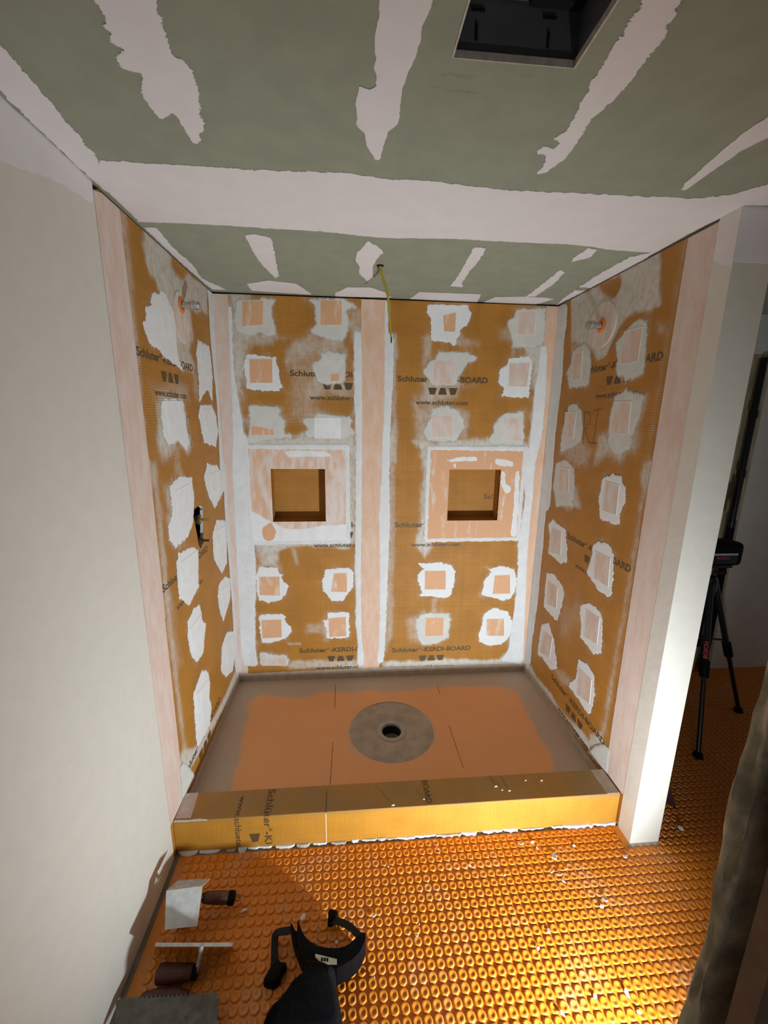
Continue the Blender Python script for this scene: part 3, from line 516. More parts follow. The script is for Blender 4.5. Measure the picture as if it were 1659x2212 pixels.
M['greenpale'] = plain('green_drywall_scuffed', (.33, .345, .28), .9, var=.05, scale=30)
M['compound'] = plain('joint_compound', (.76, .735, .745), .85, var=.03, scale=10)
M['paint'] = plain('cream_paint', (.67, .645, .58), .6, var=.02, scale=20, bump=.0012)
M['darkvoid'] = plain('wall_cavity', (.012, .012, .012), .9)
M['stone'] = plain('hall_wall_paint', (.66, .64, .58), .8, var=.04, scale=12)
def membrane_mat(name, col, rough):
    mt, nt, bs = newmat(name); n = N(nt)
    gp = n.node('ShaderNodeNewGeometry').outputs['Position']
    big = n.noise(gp, 5.5, 4, .6); fine = n.noise(gp, 60, 3)
    dust = n.math('MULTIPLY', n.ramp(n.math('ADD', big, n.math('MULTIPLY', n.math('SUBTRACT', fine, .5), .25)), .50, .72), .28)
    c = n.mix(fine, tuple(x*.9 for x in col), tuple(min(1, x*1.1) for x in col))
    n.out(n.mix(dust, c, (.62, .40, .26)), bs, rough)
    bs.inputs['Specular IOR Level'].default_value = .45
    return mt
M['membrane'] = membrane_mat('uncoupling_membrane', (.75, .24, .018), .38)
M['membranebase'] = membrane_mat('uncoupling_sheet', (.70, .235, .022), .42)
M['steel'] = plain('trowel_steel', (.66, .66, .64), .6, .1, var=.1, scale=40)
M['steelcoat'] = plain('mortar_coated_steel', (.46, .43, .40), .75, .1, var=.18, scale=60)
M['dullsteel'] = plain('dull_steel', (.13, .12, .10), .6, .25, var=.2, scale=40)
M['brownwood'] = plain('handle_brown', (.085, .022, .011), .5, var=.3, scale=25, stretch=(1, 6, 6))
M['black'] = plain('black_plastic', (.004, .004, .005), .55, var=.2, scale=30, spec=.08)
M['blackfoam'] = plain('black_foam', (.004, .004, .005), .9, var=.3, scale=60, bump=.001, spec=.12)
M['strap'] = plain('black_webbing', (.006, .006, .007), .8, var=.3, scale=150)
M['tripod'] = plain('tripod_black', (.014, .014, .015), .3, .3, var=.1, scale=30)
M['chrome'] = plain('chrome_pipe', (.55, .56, .58), .28, .95, var=.05, scale=30)
M['brass'] = plain('brass', (.50, .36, .12), .4, .9, var=.2, scale=60)
M['bronze'] = plain('valve_bronze', (.10, .075, .05), .5, .7, var=.3, scale=60)
M['rubber'] = plain('orange_seal', (.80, .22, .03), .5)
M['yellow'] = plain('yellow_wire', (.42, .34, .02), .45)
M['copper'] = plain('wire_tip', (.02, .02, .02), .5)
M['housing'] = plain('fan_housing', (.13, .14, .15), .55, .2, var=.1, scale=8)
M['slot'] = plain('slot_black', (.002, .002, .002), .9)
M['gyp'] = plain('gypsum_edge', (.50, .46, .40), .95, var=.15, scale=80)
M['plaster'] = plain('rough_plaster', (.44, .37, .25), .95, var=.45, scale=22, bump=.006)
M['brownwall'] = plain('brown_wall', (.22, .12, .07), .85, var=.15, scale=30)
M['wood'] = plain('jamb_wood', (.46, .38, .24), .8, var=.25, scale=14, stretch=(6, 6, .5))
M['red'] = plain('red_print', (.50, .03, .03), .6)
M['silver'] = plain('silver_trim', (.45, .47, .50), .35, .6)
M['labelw'] = plain('pale_label', (.50, .47, .33), .6)
M['maroon'] = plain('maroon_plastic', (.035, .010, .012), .4)
M['blue'] = plain('blue_plastic', (.02, .05, .16), .5)
M['whitep'] = plain('white_plastic', (.5, .5, .5), .5)
M['drain'] = plain('drain_flange', (.44, .36, .285), .75, var=.14, scale=14)
M['drainrim'] = plain('drain_rim', (.42, .38, .33), .6, var=.08, scale=30)
M['chip'] = plain('plaster_chip', (.72, .72, .70), .7, var=.15, scale=90)

# ------------------------------------------------------------------ lettering
def glyphs(body, bold=0.0):
    cu = bpy.data.curves.new('lettering', 'FONT')
    cu.body = body; cu.size = 1.0; cu.offset = bold; cu.resolution_u = 4
    ob = bpy.data.objects.new('lettering', cu); COL.objects.link(ob)
    dg = bpy.context.evaluated_depsgraph_get()
    me = bpy.data.meshes.new_from_object(ob.evaluated_get(dg))
    v = [(a.co.x, a.co.y) for a in me.vertices]; f = [tuple(p.vertices) for p in me.polygons]
    bpy.data.objects.remove(ob); bpy.data.curves.remove(cu); bpy.data.meshes.remove(me)
    return np.array(v), f

CAPH = .729
def fit(body, x, y, w, caph, bold):
    v, f = glyphs(body, bold)
    x0, x1 = v[:, 0].min(), v[:, 0].max()
    return np.stack([(v[:, 0]-x0)/(x1-x0)*w+x, v[:, 1]/CAPH*caph+y], 1), f

def brand_line():
    parts = [fit('Schluter', 0, 0, .172, .030, .030), fit('®', .174, .016, .013, .014, .006), fit('-KERDI-BOARD', .192, 0, .316, .030, .034)]
    return parts
LINE1 = brand_line()
URL = [fit('www.schluter.com', .103, -.121, .300, .0245, .026)]
def marks():
    out = []
    for k in range(3):
        x = .172 + k*.058; y0, y1 = -.067, -.030
        lo, hi = (.011, .0) if k != 1 else (.0, .011)
        p = [(x+lo, y0), (x+.050-lo, y0), (x+.050-hi, y1), (x+hi, y1)]
        q = []
        for i in range(4):
            a, b = Vector(p[i]), Vector(p[(i+1) % 4]); q += [tuple(a.lerp(b, .07)), tuple(a.lerp(b, .93))]
        out.append((np.array(q), [tuple(range(8))]))
    return out
MARKS = marks()

def stamp(name, groups, mp, mat, parent):
    mb = MB()
    for v, f in groups: mb.add([mp(a, b) for a, b in v], f)
    return mb.build(name, mat, parent, fix=False)

def print_block(mp, parent):
    stamp('lettering', LINE1, mp, M['ink'], parent)
    stamp('lettering', URL, mp, M['ink'], parent)
    stamp('logo_mark', MARKS, mp, M['ink'], parent)

# ================================================================== SETTING
# ---- ceiling with the fan opening
VX0, VX1, VY0, VY1 = .868, 1.094, -.78, -.505
ceil = sheet('ceiling', 'ceil', [(-.15, -2.6), (4.3, -2.6), (4.3, 2.6), (-.15, 2.6)], [[(VX0, VY0), (VX1, VY0), (VX1, VY1), (VX0, VY1)]], .25, M['green'], None, thick=-.0 + .0127, edge_mat=M['gyp'])
tag(ceil, 'green moisture-resistant drywall ceiling with white joint compound', 'ceiling', kind='structure')
for i, p in enumerate(CEIL_TAPE):
    film('joint_tape', 'ceil', rough(p, .015, .004, i, 0), .0011, .007, ceil, M['skimceil'])
for i, p in enumerate(CEIL_MUD):
    film('compound_patch', 'ceil', rough(p, .010, .004, 20+i, 0), .0014, .008 if i in (0, 2, 14, 13) else .005, ceil, M['skimceil'] if i in (0, 2, 6, 7, 8, 13, 14) else M['skimceil2'])
for i, p in enumerate([[(.85, -.47), (.93, -.475), (.92, -.465), (.86, -.458)], [(.98, -.478), (1.03, -.485), (1.02, -.476)], [(.84, -.44), (.95, -.43), (.90, -.424)]]):
    film('compound_patch', 'ceil', rough(p, .006, .002, 80+i, 1), .0005, .012, ceil, M['scuff'])

# ---- left wall: painted part, then the tiled-shower backer board
wl = sheet('wall_left', 'left', [(-2.6, 0), (YL, 0), (YL, H), (-2.6, H)], [], .05, M['paint'], None, thick=.10)
tag(wl, 'cream painted wall running into the left side of the shower', 'wall', kind='structure')
plate('joint_compound', 'left', rough([(-1.2, H), (-1.2, 2.17), (-.6, 2.17), (-.357, 2.182), (-.292, 2.198), (-.175, 2.233), (-.03, 2.247), (YL, H)], .015, .004, 4, 1), 0, .0006, M['compound'], wl)
MB().box((-.14, YL, 0), (-.125, D+.14, H)).build('wall_cavity', M['darkvoid'], wl)
bl = sheet('backer_board', 'left', [(YL+.001, 0), (D, 0), (D, H-.009), (YL+.03, H-.009), (YL+.001, H-.022)], [VALVE], .013, M['board'], wl,
           hazes=[(p, f, s) for p, f, s in HAZE['left']] + [(m_, .03, .30) for m_, s_, k_ in PATCH_LEFT], edge_mat=M['foam'])
for b in (1.881, 1.050, .215):
    print_block(lambda a, c, b=b: (.0004, .124+a, b+c), bl)
# pencilled letter on the left board
for seg in ([(.505, 1.68), (.515, 1.625)], [(.505, 1.68), (.545, 1.69)], [(.51, 1.625), (.555, 1.60), (.53, 1.56)]):
    mbp = MB(); mbp.tube([(.0006, a, b) for a, b in seg], .0009, 6); mbp.build('pencil_mark', M['pencil'], bl)

# ---- back wall
wb = MB().box((-.14, D+.125, 0), (W+TP, D+.14, H)).build('wall_back', M['darkvoid'])
tag(wb, 'back shower wall of orange foam boards with two square niches', 'wall', kind='structure')
NL = (.251, .552, 1.100, 1.405); NR = (1.268, 1.574, 1.100, 1.405)
SEAM = .822
hz = [(p, f, min(.97, s*1.2)) for p, f, s in HAZE['back']] + [(m_, .035, .45) for m_, s_, k_ in PATCH_BACK] + [(p, .02, .6) for p in STRIPS['back']]
for (x0, x1), n_ in (((0, SEAM-.001), NL), ((SEAM+.001, W), NR)):
    b_ = sheet('backer_board', 'back', [(x0, 0), (x1, 0), (x1, H-.009), (x0, H-.009)], [[(n_[0], n_[2]), (n_[1], n_[2]), (n_[1], n_[3]), (n_[0], n_[3])]], .012, M['board'], wb, hazes=hz, edge_mat=M['foam'])
    st, bases = (.374, (1.905, 1.064, .258)) if x0 == 0 else (.954, (1.889, 1.061, .240))
    for b in bases:
        print_block(lambda a, c, b=b: (st+a, D-.0004, b+c), b_)
    x0, x1, z0, z1 = n_; t = .012; dp = .088
    mb = MB()
    mb.box((x0-t, D+dp, z0-t), (x1+t, D+dp+t, z1+t))
    mb.box((x0-t, D, z0-t), (x0, D+dp, z1+t)).box((x1, D, z0-t), (x1+t, D+dp, z1+t))
    mb.box((x0, D, z0-t), (x1, D+dp, z0)).box((x0, D, z1), (x1, D+dp, z1+t))
    nb = mb.build('niche_box', M['board'], wb, uv=True, haze=lambda c: 0.0)
    if x0 > 1:
        stamp('lettering', [fit('Schl', 0, 0, .088, .030, .012)], lambda a, c: (1.512+a if a < .057 else 1.569, D+dp-.0006, 1.215+c), M['ink'], nb)

# ---- right wall: stub wall with painted end, and its backer board
mb = MB(); sec = [(W-.002, YP), (W+TP, YP), (W+TP, D+.14), (W+.013, D+.14), (W+.013, YR), (W-.002, YR)]
n6 = len(sec)
mb.add([(x, y, 0) for x, y in sec]+[(x, y, H) for x, y in sec], [tuple(range(n6)), tuple(range(n6, 2*n6))]+[(i, (i+1) % n6, n6+(i+1) % n6, n6+i) for i in range(n6)])
wr = mb.build('wall_right', M['paint'], tri=True)
tag(wr, 'narrow cream painted stub wall closing the right side of the shower', 'wall', kind='structure')
plate('joint_compound', 'right', rough([(YP+.001, H), (YR-.001, H), (YR-.001, 2.19), (-.05, 2.165), (YP+.001, 2.15)], .01, .003, 3, 0), .002, .0026, M['compound'], wr)
mbj = MB().box((W, YP-.0008, 2.16), (W+TP, YP, H)); mbj.build('joint_compound', M['compound'], wr)
brd = sheet('backer_board', 'right', [(YR+.001, 0), (D, 0), (D, H-.009), (YR+.001, H-.009)], [], .013, M['board'], wr, thick=.012,
            hazes=[(p, f, s) for p, f, s in HAZE['right']] + [(m_, .03, .38) for m_, s_, k_ in PATCH_RIGHT], edge_mat=M['foam'])
for b in (1.914, 1.088, .258):
    print_block(lambda a, c, b=b: (W-.0004, .652-a, b+c), brd)
for seg in ([(.62, 1.735), (.605, 1.58)], [(.62, 1.735), (.575, 1.725), (.565, 1.69), (.585, 1.655), (.612, 1.65)], [(.60, 1.65), (.555, 1.585)],
            [(.545, 1.735), (.475, 1.745)], [(.512, 1.74), (.52, 1.59)], [(.55, 1.59), (.49, 1.588)]):
    MB().tube([(W-.0006, a, b) for a, b in seg], .0011, 6).build('pencil_mark', M['pencil'], brd)

# ---- membrane bands in the corners and along the fronts
def band(plane, poly, h, mat, parent, name='membrane_band', j=.0012, s=0):
    return plate(name, plane, rough(poly, .02, j, s, 0), 0, h, mat, parent)
band('left', [(YL+.001, .16), (.112, .155), (.115, .96), (YL+.001, .965)], .0012, M['band'], wl)
band('left', [(YL+.001, .965), (.118, .955), (.125, 1.5), (.112, H-.012), (YL+.04, H-.012), (YL+.001, H-.024)], .0018, M['band'], wl)
band('left', [(.962, .1), (D-.001, .1), (D-.001, H-.011), (.955, H-.011)], .0020, M['band'], wl)
band('right', [(YR+.001, .16), (.112, .16), (.118, 1.3), (.108, H-.011), (YR+.001, H-.011)], .0012, M['band'], wr)
band('right', [(.945, .1), (D-.001, .1), (D-.001, H-.011), (.955, H-.011)], .0020, M['band'], wr)
band('back', [(.001, .1), (.055, .1), (.075, H-.011), (.001, H-.011)], .0020, M['band'], wb)
band('back', [(.741, .13), (.874, .13), (.888, H-.011), (.756, H-.011)], .0020, M['bandpeach'], wb)
band('back', [(1.79, .1), (W-.001, .1), (W-.001, H-.011), (1.762, H-.011)], .0020, M['bandpeach'], wb)
for pl, par in (('back', wb), ('left', wl), ('right', wr)):
    for i, p in enumerate(STRIPS[pl]):
        film('mortar_strip', pl, rough(p, .012, .004, 40+i, 1), .0026, .012, par, M['skimstreak'], (0.0, W, .12, H-.012) if pl == 'back' else (YR, D-.002, .12, H-.012))
for pl, par, po in (('left', wl, [(.095, .158), (.24, .128), (.19, .215), (.135, .30), (.10, .31)]), ('right', wr, [(.095, .158), (.25, .128), (.20, .21), (.14, .27), (.10, .28)])):
    film('mortar_strip', pl, rough(po, .012, .004, 91, 0), .0030, .012, par, M['skimsoft'], (YR, D-.002, .125, H-.012))
# niche flanges: fleece collars with the opening left free
def collar(poly, n_, mat):
    x0, x1, z0, z1 = n_
    L = min(a for a, b in poly); R_ = max(a for a, b in poly); B = min(b for a, b in poly); T = max(b for a, b in poly)
    for q in ([(L, z1), (R_, z1), (R_, T), (L, T)], [(L, B), (R_, B), (R_, z0), (L, z0)], [(L, z0), (x0, z0), (x0, z1), (L, z1)], [(x1, z0), (R_, z0), (R_, z1), (x1, z1)]):
        plate('niche_collar', 'back', q, 0, .0024, mat, wb)
collar(FLANGE_L, NL, M['collar']); collar(FLANGE_R, NR, M['fleece'])
def frame_mud(poly, g, seed):
    L = min(a for a, b in poly); R_ = max(a for a, b in poly); B = min(b for a, b in poly); T = max(b for a, b in poly)
    for q in ([(L-g, T-.006), (R_+g, T-.008), (R_+g*.8, T+g*1.2), (L-g, T+g)], [(L-g*.6, B-g), (R_+g, B-g*.8), (R_+g, B+.008), (L-g*.6, B+.006)], [(L-g, B), (L+.006, B), (L+.006, T), (L-g, T)], [(R_-.008, B), (R_+g, B), (R_+g*.8, T), (R_-.008, T)]):
        film('mortar_strip', 'back', rough(q, .012, .004, seed, 0), .0030, .009, wb, M['skimstreak']); seed += 1
frame_mud(FLANGE_L, .016, 60); frame_mud(FLANGE_R, .014, 70)
plate('mortar_patch', 'back', rough([p if p[1] < 1.099 or p[0] < .25 else (p[0], 1.096) for p in NICHE_MUD], .009, .003, 81, 0), 0, .0029, M['mud'], wb)
plate('membrane_square', 'back', rough(NICHE_PEACH, .008, .004, 82, 1), 0, .0032, M['fleece'], wb)
plate('mortar_patch', 'back', rough(NICHE_TOPMUD, .008, .004, 83, 1), 0, .0029, M['mud'], wb)
for i, p in enumerate(NICHE_R_SMEARS):
    plate('mortar_patch', 'back', rough(p, .007, .004, 84+i, 1), 0, .0030, M['mud'], wb)
def square(plane, sq, h, mat, parent):
    LAYER[0] += 1; h += .000004*(LAYER[0] % 97)
    mp = PL[plane]; inn = grow(sq, -.0028)
    mb = MB().add([mp(u, v, 0) for u, v in sq]+[mp(u, v, h+.0004) for u, v in sq]+[mp(u, v, h) for u, v in inn],
                  [(0, 1, 2, 3)]+[(i, (i+1) % 4, 4+(i+1) % 4, 4+i) for i in range(4)]+[(4+i, 4+(i+1) % 4, 8+(i+1) % 4, 8+i) for i in range(4)]+[(8, 9, 10, 11)])
    o = mb.build('membrane_square', mat, parent)
    o.data.materials.append(M['mud'])
    for p in o.data.polygons: p.material_index = 0 if sorted(p.vertices) == [8, 9, 10, 11] else 1
    return o
# ---- screw patches: mortar, with a fleece square bedded in each
for pl, par, L in (('back', wb, PATCH_BACK), ('left', wl, PATCH_LEFT), ('right', wr, PATCH_RIGHT)):
    for i, (mud, sq, k) in enumerate(L):
        soft = {'back': i in (0, 1, 3, 4, 5, 7, 8, 10, 11, 16, 19), 'left': i in (0, 3, 4), 'right': i < 5}[pl]
        film('mortar_patch', pl, rough(mud, .007, .0065, 100+i, 0), .0016, .016 if soft else .009, par, M['skimsoft'] if soft and pl != 'left' else M['skim'], (0.0, W, .08, H-.010) if pl == 'back' else (YL+.002, D-.002, .08, H-.010))
        mt = {'bare': M['fleece'], 'hazed': M['fleece_haze'], 'mud': M['mud']}[k]
        square(pl, sq, .0026, mt, par)

# ---- floor: the studded orange uncoupling membrane
fl = MB().box((-.12, -2.6, -.05), (4.3, 2.6, -.002)).build('floor', plain('subfloor', (.22, .19, .15), .9, var=.2, scale=10))
tag(fl, 'floor covered with an orange studded uncoupling membrane', 'floor', kind='structure')
MB().box((.018, -1.3, -.002), (4.2, -.014, 0)).box((W+TP+.006, -.014, -.002), (4.2, 1.4, 0)).build('membrane_sheet', M['membranebase'], fl)
MB().box((W-.016, YP-.013, .0001), (W+TP+.014, YP, .0006)).box((W+TP, YP, .0001), (W+TP+.014, 1.0, .0006)).build('subfloor_gap', M['mudgrey'], fl)
prof = [(.0153, 0), (.0147, .0022), (.0132, .0042), (.0108, .0049), (.0076, .0040), (.0040, .0024), (.0, .0019)]
sm = MB().lathe(prof, n=12)
stud0 = sm.build('stud', M['membrane'], fl, smooth=True, fix=False)
sme = stud0.data
spots = []
PX, PY = .0313, .0316
def row_y(j): return -.032 - j*PY - (.005 if j > 3 else 0)
for j in range(0, 40):
    for i in range(-18, 115):
        x, y = .593+i*PX, row_y(j)
        if x > .034 and x < 4.1: spots.append((x, y))
for j in range(1, 40):
    for i in range(0, 115):
        x, y = .593+i*PX, -.032+j*PY
        if W+TP+.02 < x < 4.1 and y < 1.15: spots.append((x, y))
spots = [s for s in spots if not (W-.02 < s[0] < W+TP+.015 and YP-.012 < s[1])]
def view(p):
    d = Vector(p)-CAM; z = d.dot(fwd)
    if z < .05: return None
    return 829.5+FPX*d.dot(r2)/z, 1106-FPX*d.dot(u2)/z, z
seen = []; rest = []
for s in spots:
    q = view((s[0], s[1], .005))
    if q and -30 < q[0] < 1690 and q[1] < 2240: seen.append((q[2], s))
seen.sort()
near = [s for z, s in seen[:300]]; far = [s for z, s in seen[300:]]
stud0.location = (*near[0], 0)
for s in near[1:]:
    c = stud0.copy(); COL.objects.link(c); c.location = (*s, 0)
bv = np.array([v.co[:] for v in sme.vertices]); bf = [tuple(p.vertices) for p in sme.polygons]
nv = len(bv)
allv = np.concatenate([bv+np.array([x, y, 0]) for x, y in far])
allf = []
for k in range(len(far)):
    allf += [tuple(i+k*nv for i in f) for f in bf]
me = bpy.data.meshes.new('stud_field'); me.from_pydata(allv.tolist(), [], allf)
me.polygons.foreach_set('use_smooth', [True]*len(me.polygons)); me.materials.append(M['membrane'])
sf = link(bpy.data.objects.new('stud_field', me), fl); sf['kind'] = 'stuff'
random.seed(3)

# ---- hall beyond the stub wall: far wall, doorway with timber lining
wf = MB().box((3.19, 1.05, 0), (4.3, 1.15, H)).box((W+TP, 1.05, 2.083), (3.19, 1.15, H)).build('wall_far', M['stone'])
tag(wf, 'dim grey hall wall behind the black tripod', 'wall', kind='structure')
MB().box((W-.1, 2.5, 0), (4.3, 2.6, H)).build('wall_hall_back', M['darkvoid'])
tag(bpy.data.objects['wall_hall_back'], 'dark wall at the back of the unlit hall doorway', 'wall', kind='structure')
jm = MB().box((3.165, 1.04, 0), (3.192, 1.16, 2.083)).build('trim_1', M['wood'])
MB().box((3.035, 1.045, 0), (3.085, 1.15, 2.07)).build('jamb_board', M['wood'], jm)
MB().box((W+TP, 1.045, 2.07), (3.165, 1.155, 2.083)).build('jamb_head', M['wood'], jm)
tag(jm, 'bare timber lining of the dark hall doorway', 'door frame', kind='structure')
# ---- the broken wall end in the right foreground
X0 = 1.017
def ragged(y0, y1, x_in, mat, name, parent, amp, seed, thick=.25):
    mb = MB(); n = 150; vs = []; fs = []
    for i in range(n+1):
        z = H*i/n
        for k in range(7):
            t = k/6
            y = y0+(y1-y0)*t
            d = noise.noise(Vector((z*7, t*2.5, seed)))*amp + noise.noise(Vector((z*26, t*5, seed+5)))*amp*.5
            d += noise.noise(Vector((z*60, t*9, seed+8)))*amp*.25
            ee = (abs(t-.5)*2)**4*.006
            yy = y + (noise.noise(Vector((z*9, 4.4, seed)))*amp*.5 if k in (0, 6) else 0)
            vs.append((X0+d+ee, yy, z))
        vs.append((X0+x_in, y1, z)); vs.append((X0+x_in, y0, z))
    m_ = 9
    for i in range(n):
        for k in range(m_):
            fs.append((i*m_+k, i*m_+(k+1) % m_, (i+1)*m_+(k+1) % m_, (i+1)*m_+k))
    mb.add(vs, fs)
    return mb.build(name, mat, parent, smooth=True)
wfr = MB().box((X0+.045, -1.122, 0), (4.3, -1.106, H)).build('wall_front', M['darkvoid'])
tag(wfr, 'broken end of a wall in the right foreground', 'wall', kind='structure')
ragged(-1.104, -1.124, 3.1, M['plaster'], 'plaster_layer', wfr, .008, 2.0)
MB().box((X0+.004, -1.160, 0), (4.3, -1.141, H)).build('near_panel', M['brownwall'], wfr)

# ================================================================== THINGS
# ---- curb across the shower entrance
cb = empty('shower_curb', (W/2, YB/2, 0))
tag(cb, 'low orange foam-board curb across the shower entrance', 'curb')
def curb_section(x0, x1):
    mb = MB(); n = max(2, int((x1-x0)/.015)); vs = []; fs = []
    sec = [(0.0, 0.0)]+[(0.0, ZC*k/6) for k in range(1, 6)]+[(0.0, ZC-.002), (.002, ZC)]+[(YB*k/6, ZC) for k in range(1, 6)]+[(YB-.002, ZC), (YB, ZC-.002), (YB, .0)]
    ns = len(sec)
    for i in range(n+1):
        x = x0+(x1-x0)*i/n
        vs += [(x, y, z) for y, z in sec]
    for i in range(n):
        for k in range(ns):
            fs.append((i*ns+k, i*ns+(k+1) % ns, (i+1)*ns+(k+1) % ns, (i+1)*ns+k))
    fs += [tuple(range(ns)), tuple(n*ns+k for k in range(ns))]
    mb.add(vs, fs)
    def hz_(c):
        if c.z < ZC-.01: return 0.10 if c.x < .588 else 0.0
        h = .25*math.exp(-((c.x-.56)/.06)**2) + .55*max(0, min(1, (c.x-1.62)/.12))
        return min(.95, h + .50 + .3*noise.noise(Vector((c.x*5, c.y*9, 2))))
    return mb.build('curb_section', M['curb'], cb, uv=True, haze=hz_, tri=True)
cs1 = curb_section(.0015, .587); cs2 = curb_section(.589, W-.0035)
def wrap(a, b):     # lettering that runs over the curb top and down its front
    s_ = a          # distance from the back edge of the top
    return s_
def curb_map(x0, s0):
    def f(a, b):
        s_ = s0+a
        if s_ < YB: return (x0+b, YB-s_, ZC+.0006)
        return (x0+b, -.0006, ZC-(s_-YB))
    return f
def clip_groups(groups, lim):
    out = []
    for v, f in groups:
        ff = [q for q in f if max(v[list(q), 0]) < lim]
        out.append((v, ff))
    return out
lineC = [fit('Schl\u00fcter', 0, 0, .180, .030, .012), fit('\u00ae', .184, .017, .013, .014, .006), fit('-KERDI', .2, 0, .16, .030, .014)]
lineC = clip_groups(lineC, .272); urlC = clip_groups([fit('www.schlueter.com', .03, 0, .33, .026, .006)], .272)
stamp('lettering', lineC, curb_map(.345, .004), M['ink'], cs1)
stamp('lettering', urlC, curb_map(.232, .0), M['ink'], cs1)
mk = []
for k in range(2):
    a0 = .205+k*.052
    mk.append((np.array([(a0, .012), (a0+.042, .0), (a0+.042, .042), (a0, .030)]) if k else np.array([(a0, .0), (a0+.040, .010), (a0+.040, .032), (a0, .042)]), [(0, 1, 2, 3)]))
stamp('logo_mark', clip_groups(mk, .272), curb_map(.285, .004), M['ink'], cs1)
stamp('lettering', [fit('BOARD', 0, 0, .11, .024, .012)], curb_map(.998, .006), M['ink'], cs2)
plate('end_patch', 'floor', [(.002, .013), (.063, .011), (.053, .126), (.002, .126)], ZC, ZC+.0012, M['fleece_haze'], cb)
plate('end_patch', 'floor', [(1.771, .002), (1.824, .002), (1.824, .124), (1.769, .124)], ZC, ZC+.0012, M['mudgrey'], cb)
plate('mortar_edge', 'floor', rough([(.002, -.0015), (.13, -.0015), (.10, .006), (.05, .003), (.002, .008)], .006, .0015, 7, 0), ZC, ZC+.0014, M['mud'], cb)
MB().box((.5868, -.0010, .004), (.5890, -.0002, ZC-.004)).build('joint_bead', M['mud'], cb)
# squeezed-out mortar along the foot of the curb
random.seed(11)
x = .01; k = 0
while x < 1.80:
    L_ = random.uniform(.03, .12); dep = random.uniform(.006, .016)
    p = rough([(x, .0), (x+L_, .0), (x+L_*.9, -dep), (x+L_*.4, -dep*1.2), (x+.004, -dep*.6)], .007, .003, 200+k, 0)
    mb = MB(); n = len(p); hh = random.uniform(.004, .010)
    mb.add([(a, min(b, -.0005), .0) for a, b in p]+[(a, min(b*.5, -.0005), hh) for a, b in p], [tuple(range(n)), tuple(range(n, 2*n))]+[(i, (i+1) % n, n+(i+1) % n, n+i) for i in range(n)])
    mb.build('mortar_squeeze', M['mud'] if random.random() < .75 else M['mudgrey'], cb, tri=True)
    x += L_*random.uniform(.85, 1.35); k += 1

# ---- shower tray
tr = empty('shower_tray', (W/2, .56, 0))
tag(tr, 'orange fleece shower tray with grey mortar smeared round its edges', 'shower tray')
DC = (.908, .54)
def tray_z(a, b):
    r = max(abs(a-DC[0])/.92, abs(b-DC[1])/.46)
    return .056+(ZP-.056)*max(0, min(1, r))
circ = [(DC[0]+.225*math.cos(2*PI*k/48), DC[1]+.225*math.sin(2*PI*k/48)) for k in range(48)]
class _Inv: pass
tray = sheet('tray_slab', 'floor', [(.002, YB+.003), (W-.002, YB+.003), (W-.002, D-.002), (.002, D-.002)], [circ], .014, M['tray'], tr, thick=.03, zfun=tray_z)
me = tray.data
co = np.empty(len(me.vertices)*3, 'f'); me.vertices.foreach_get('co', co); co = co.reshape(-1, 3)
sd = -sdist(co[:, :2].astype(float), PAN_ORANGE)
nz = np.array([noise.noise(Vector((a*8, b*8, 1))) for a, b in co[:, :2]])
t = np.clip((sd+nz*.02+.012)/.024, 0, 1)
rr = np.hypot(co[:, 0]-DC[0], co[:, 1]-DC[1])
t = np.maximum(t, .25*np.clip((.26+nz*.04-rr)/.04, 0, 1))
me.attributes['haze'].data.foreach_set('value', t.astype('f'))
for pl, poly in (('back', [(.002, ZP), (W-.002, ZP), (W-.002, .125), (.9, .14), (.002, .128)]),
                 ('left', [(YB+.004, ZP-.003), (D-.004, ZP-.003), (D-.004, .125), (YB+.004, .118)]),
                 ('right', [(YB+.004, ZP-.003), (D-.004, ZP-.003), (D-.004, .12), (YB+.004, .118)])):
    plate('upstand_band', pl, rough(poly, .02, .002, 9, 0), .0005, .0034, M['mudgrey'], tr)
for a, b in (((.597, .93), (.599, .735)), ((.598, .474), (.595, .212)), ((1.229, .885), (1.229, .815)), ((1.224, .552), (1.225, .263))):
    z = max(tray_z(*a), tray_z(*b))+.0006
    n_ = 12; mb = MB(); vs = []
    for k in range(n_+1):
        p = Vector(a).lerp(Vector(b), k/n_); w_ = .0010+.0008*abs(noise.noise(Vector((p.x*9, p.y*60, 1))))
        vs += [(p.x-w_, p.y, tray_z(*p)+.0008), (p.x+w_, p.y, tray_z(*p)+.0008)]
    mb.add(vs, [(2*k, 2*k+1, 2*k+3, 2*k+2) for k in range(n_)])
    mb.build('pencil_line', M['pencil'], tr, fix=False)
# ---- drain
dz = .0575
dr = MB().lathe([(.236, dz-.008), (.236, dz+.0015), (.232, dz+.0030), (.229, dz+.0018), (.225, dz+.0026), (.090, dz), (.086, dz-.0025), (.082, dz-.0025), (.078, dz-.003)], (*DC, 0), 64).build('drain', M['drain'], tr, smooth='angle', fix=False)
dr['label'] = 'round grey drain flange with a dark central outlet'
MB().lathe([(.080, dz-.004), (.076, dz+.0012), (.066, dz+.002), (.055, dz+.001), (.051, dz-.004), (.051, dz-.012)], (*DC, 0), 48).build('outlet_ring', M['drainrim'], dr, smooth='angle', fix=False)
MB().lathe([(.051, dz-.012), (.050, -.16), (.0, -.16)], (*DC, 0), 48).build('outlet_pipe', M['darkvoid'], dr, smooth='angle', fix=False)
MB().lathe([(.050, -.03), (.030, -.045), (.028, -.06)], (*DC, 0), 32).build('trap_lip', M['dullsteel'], dr, smooth=True, fix=False)

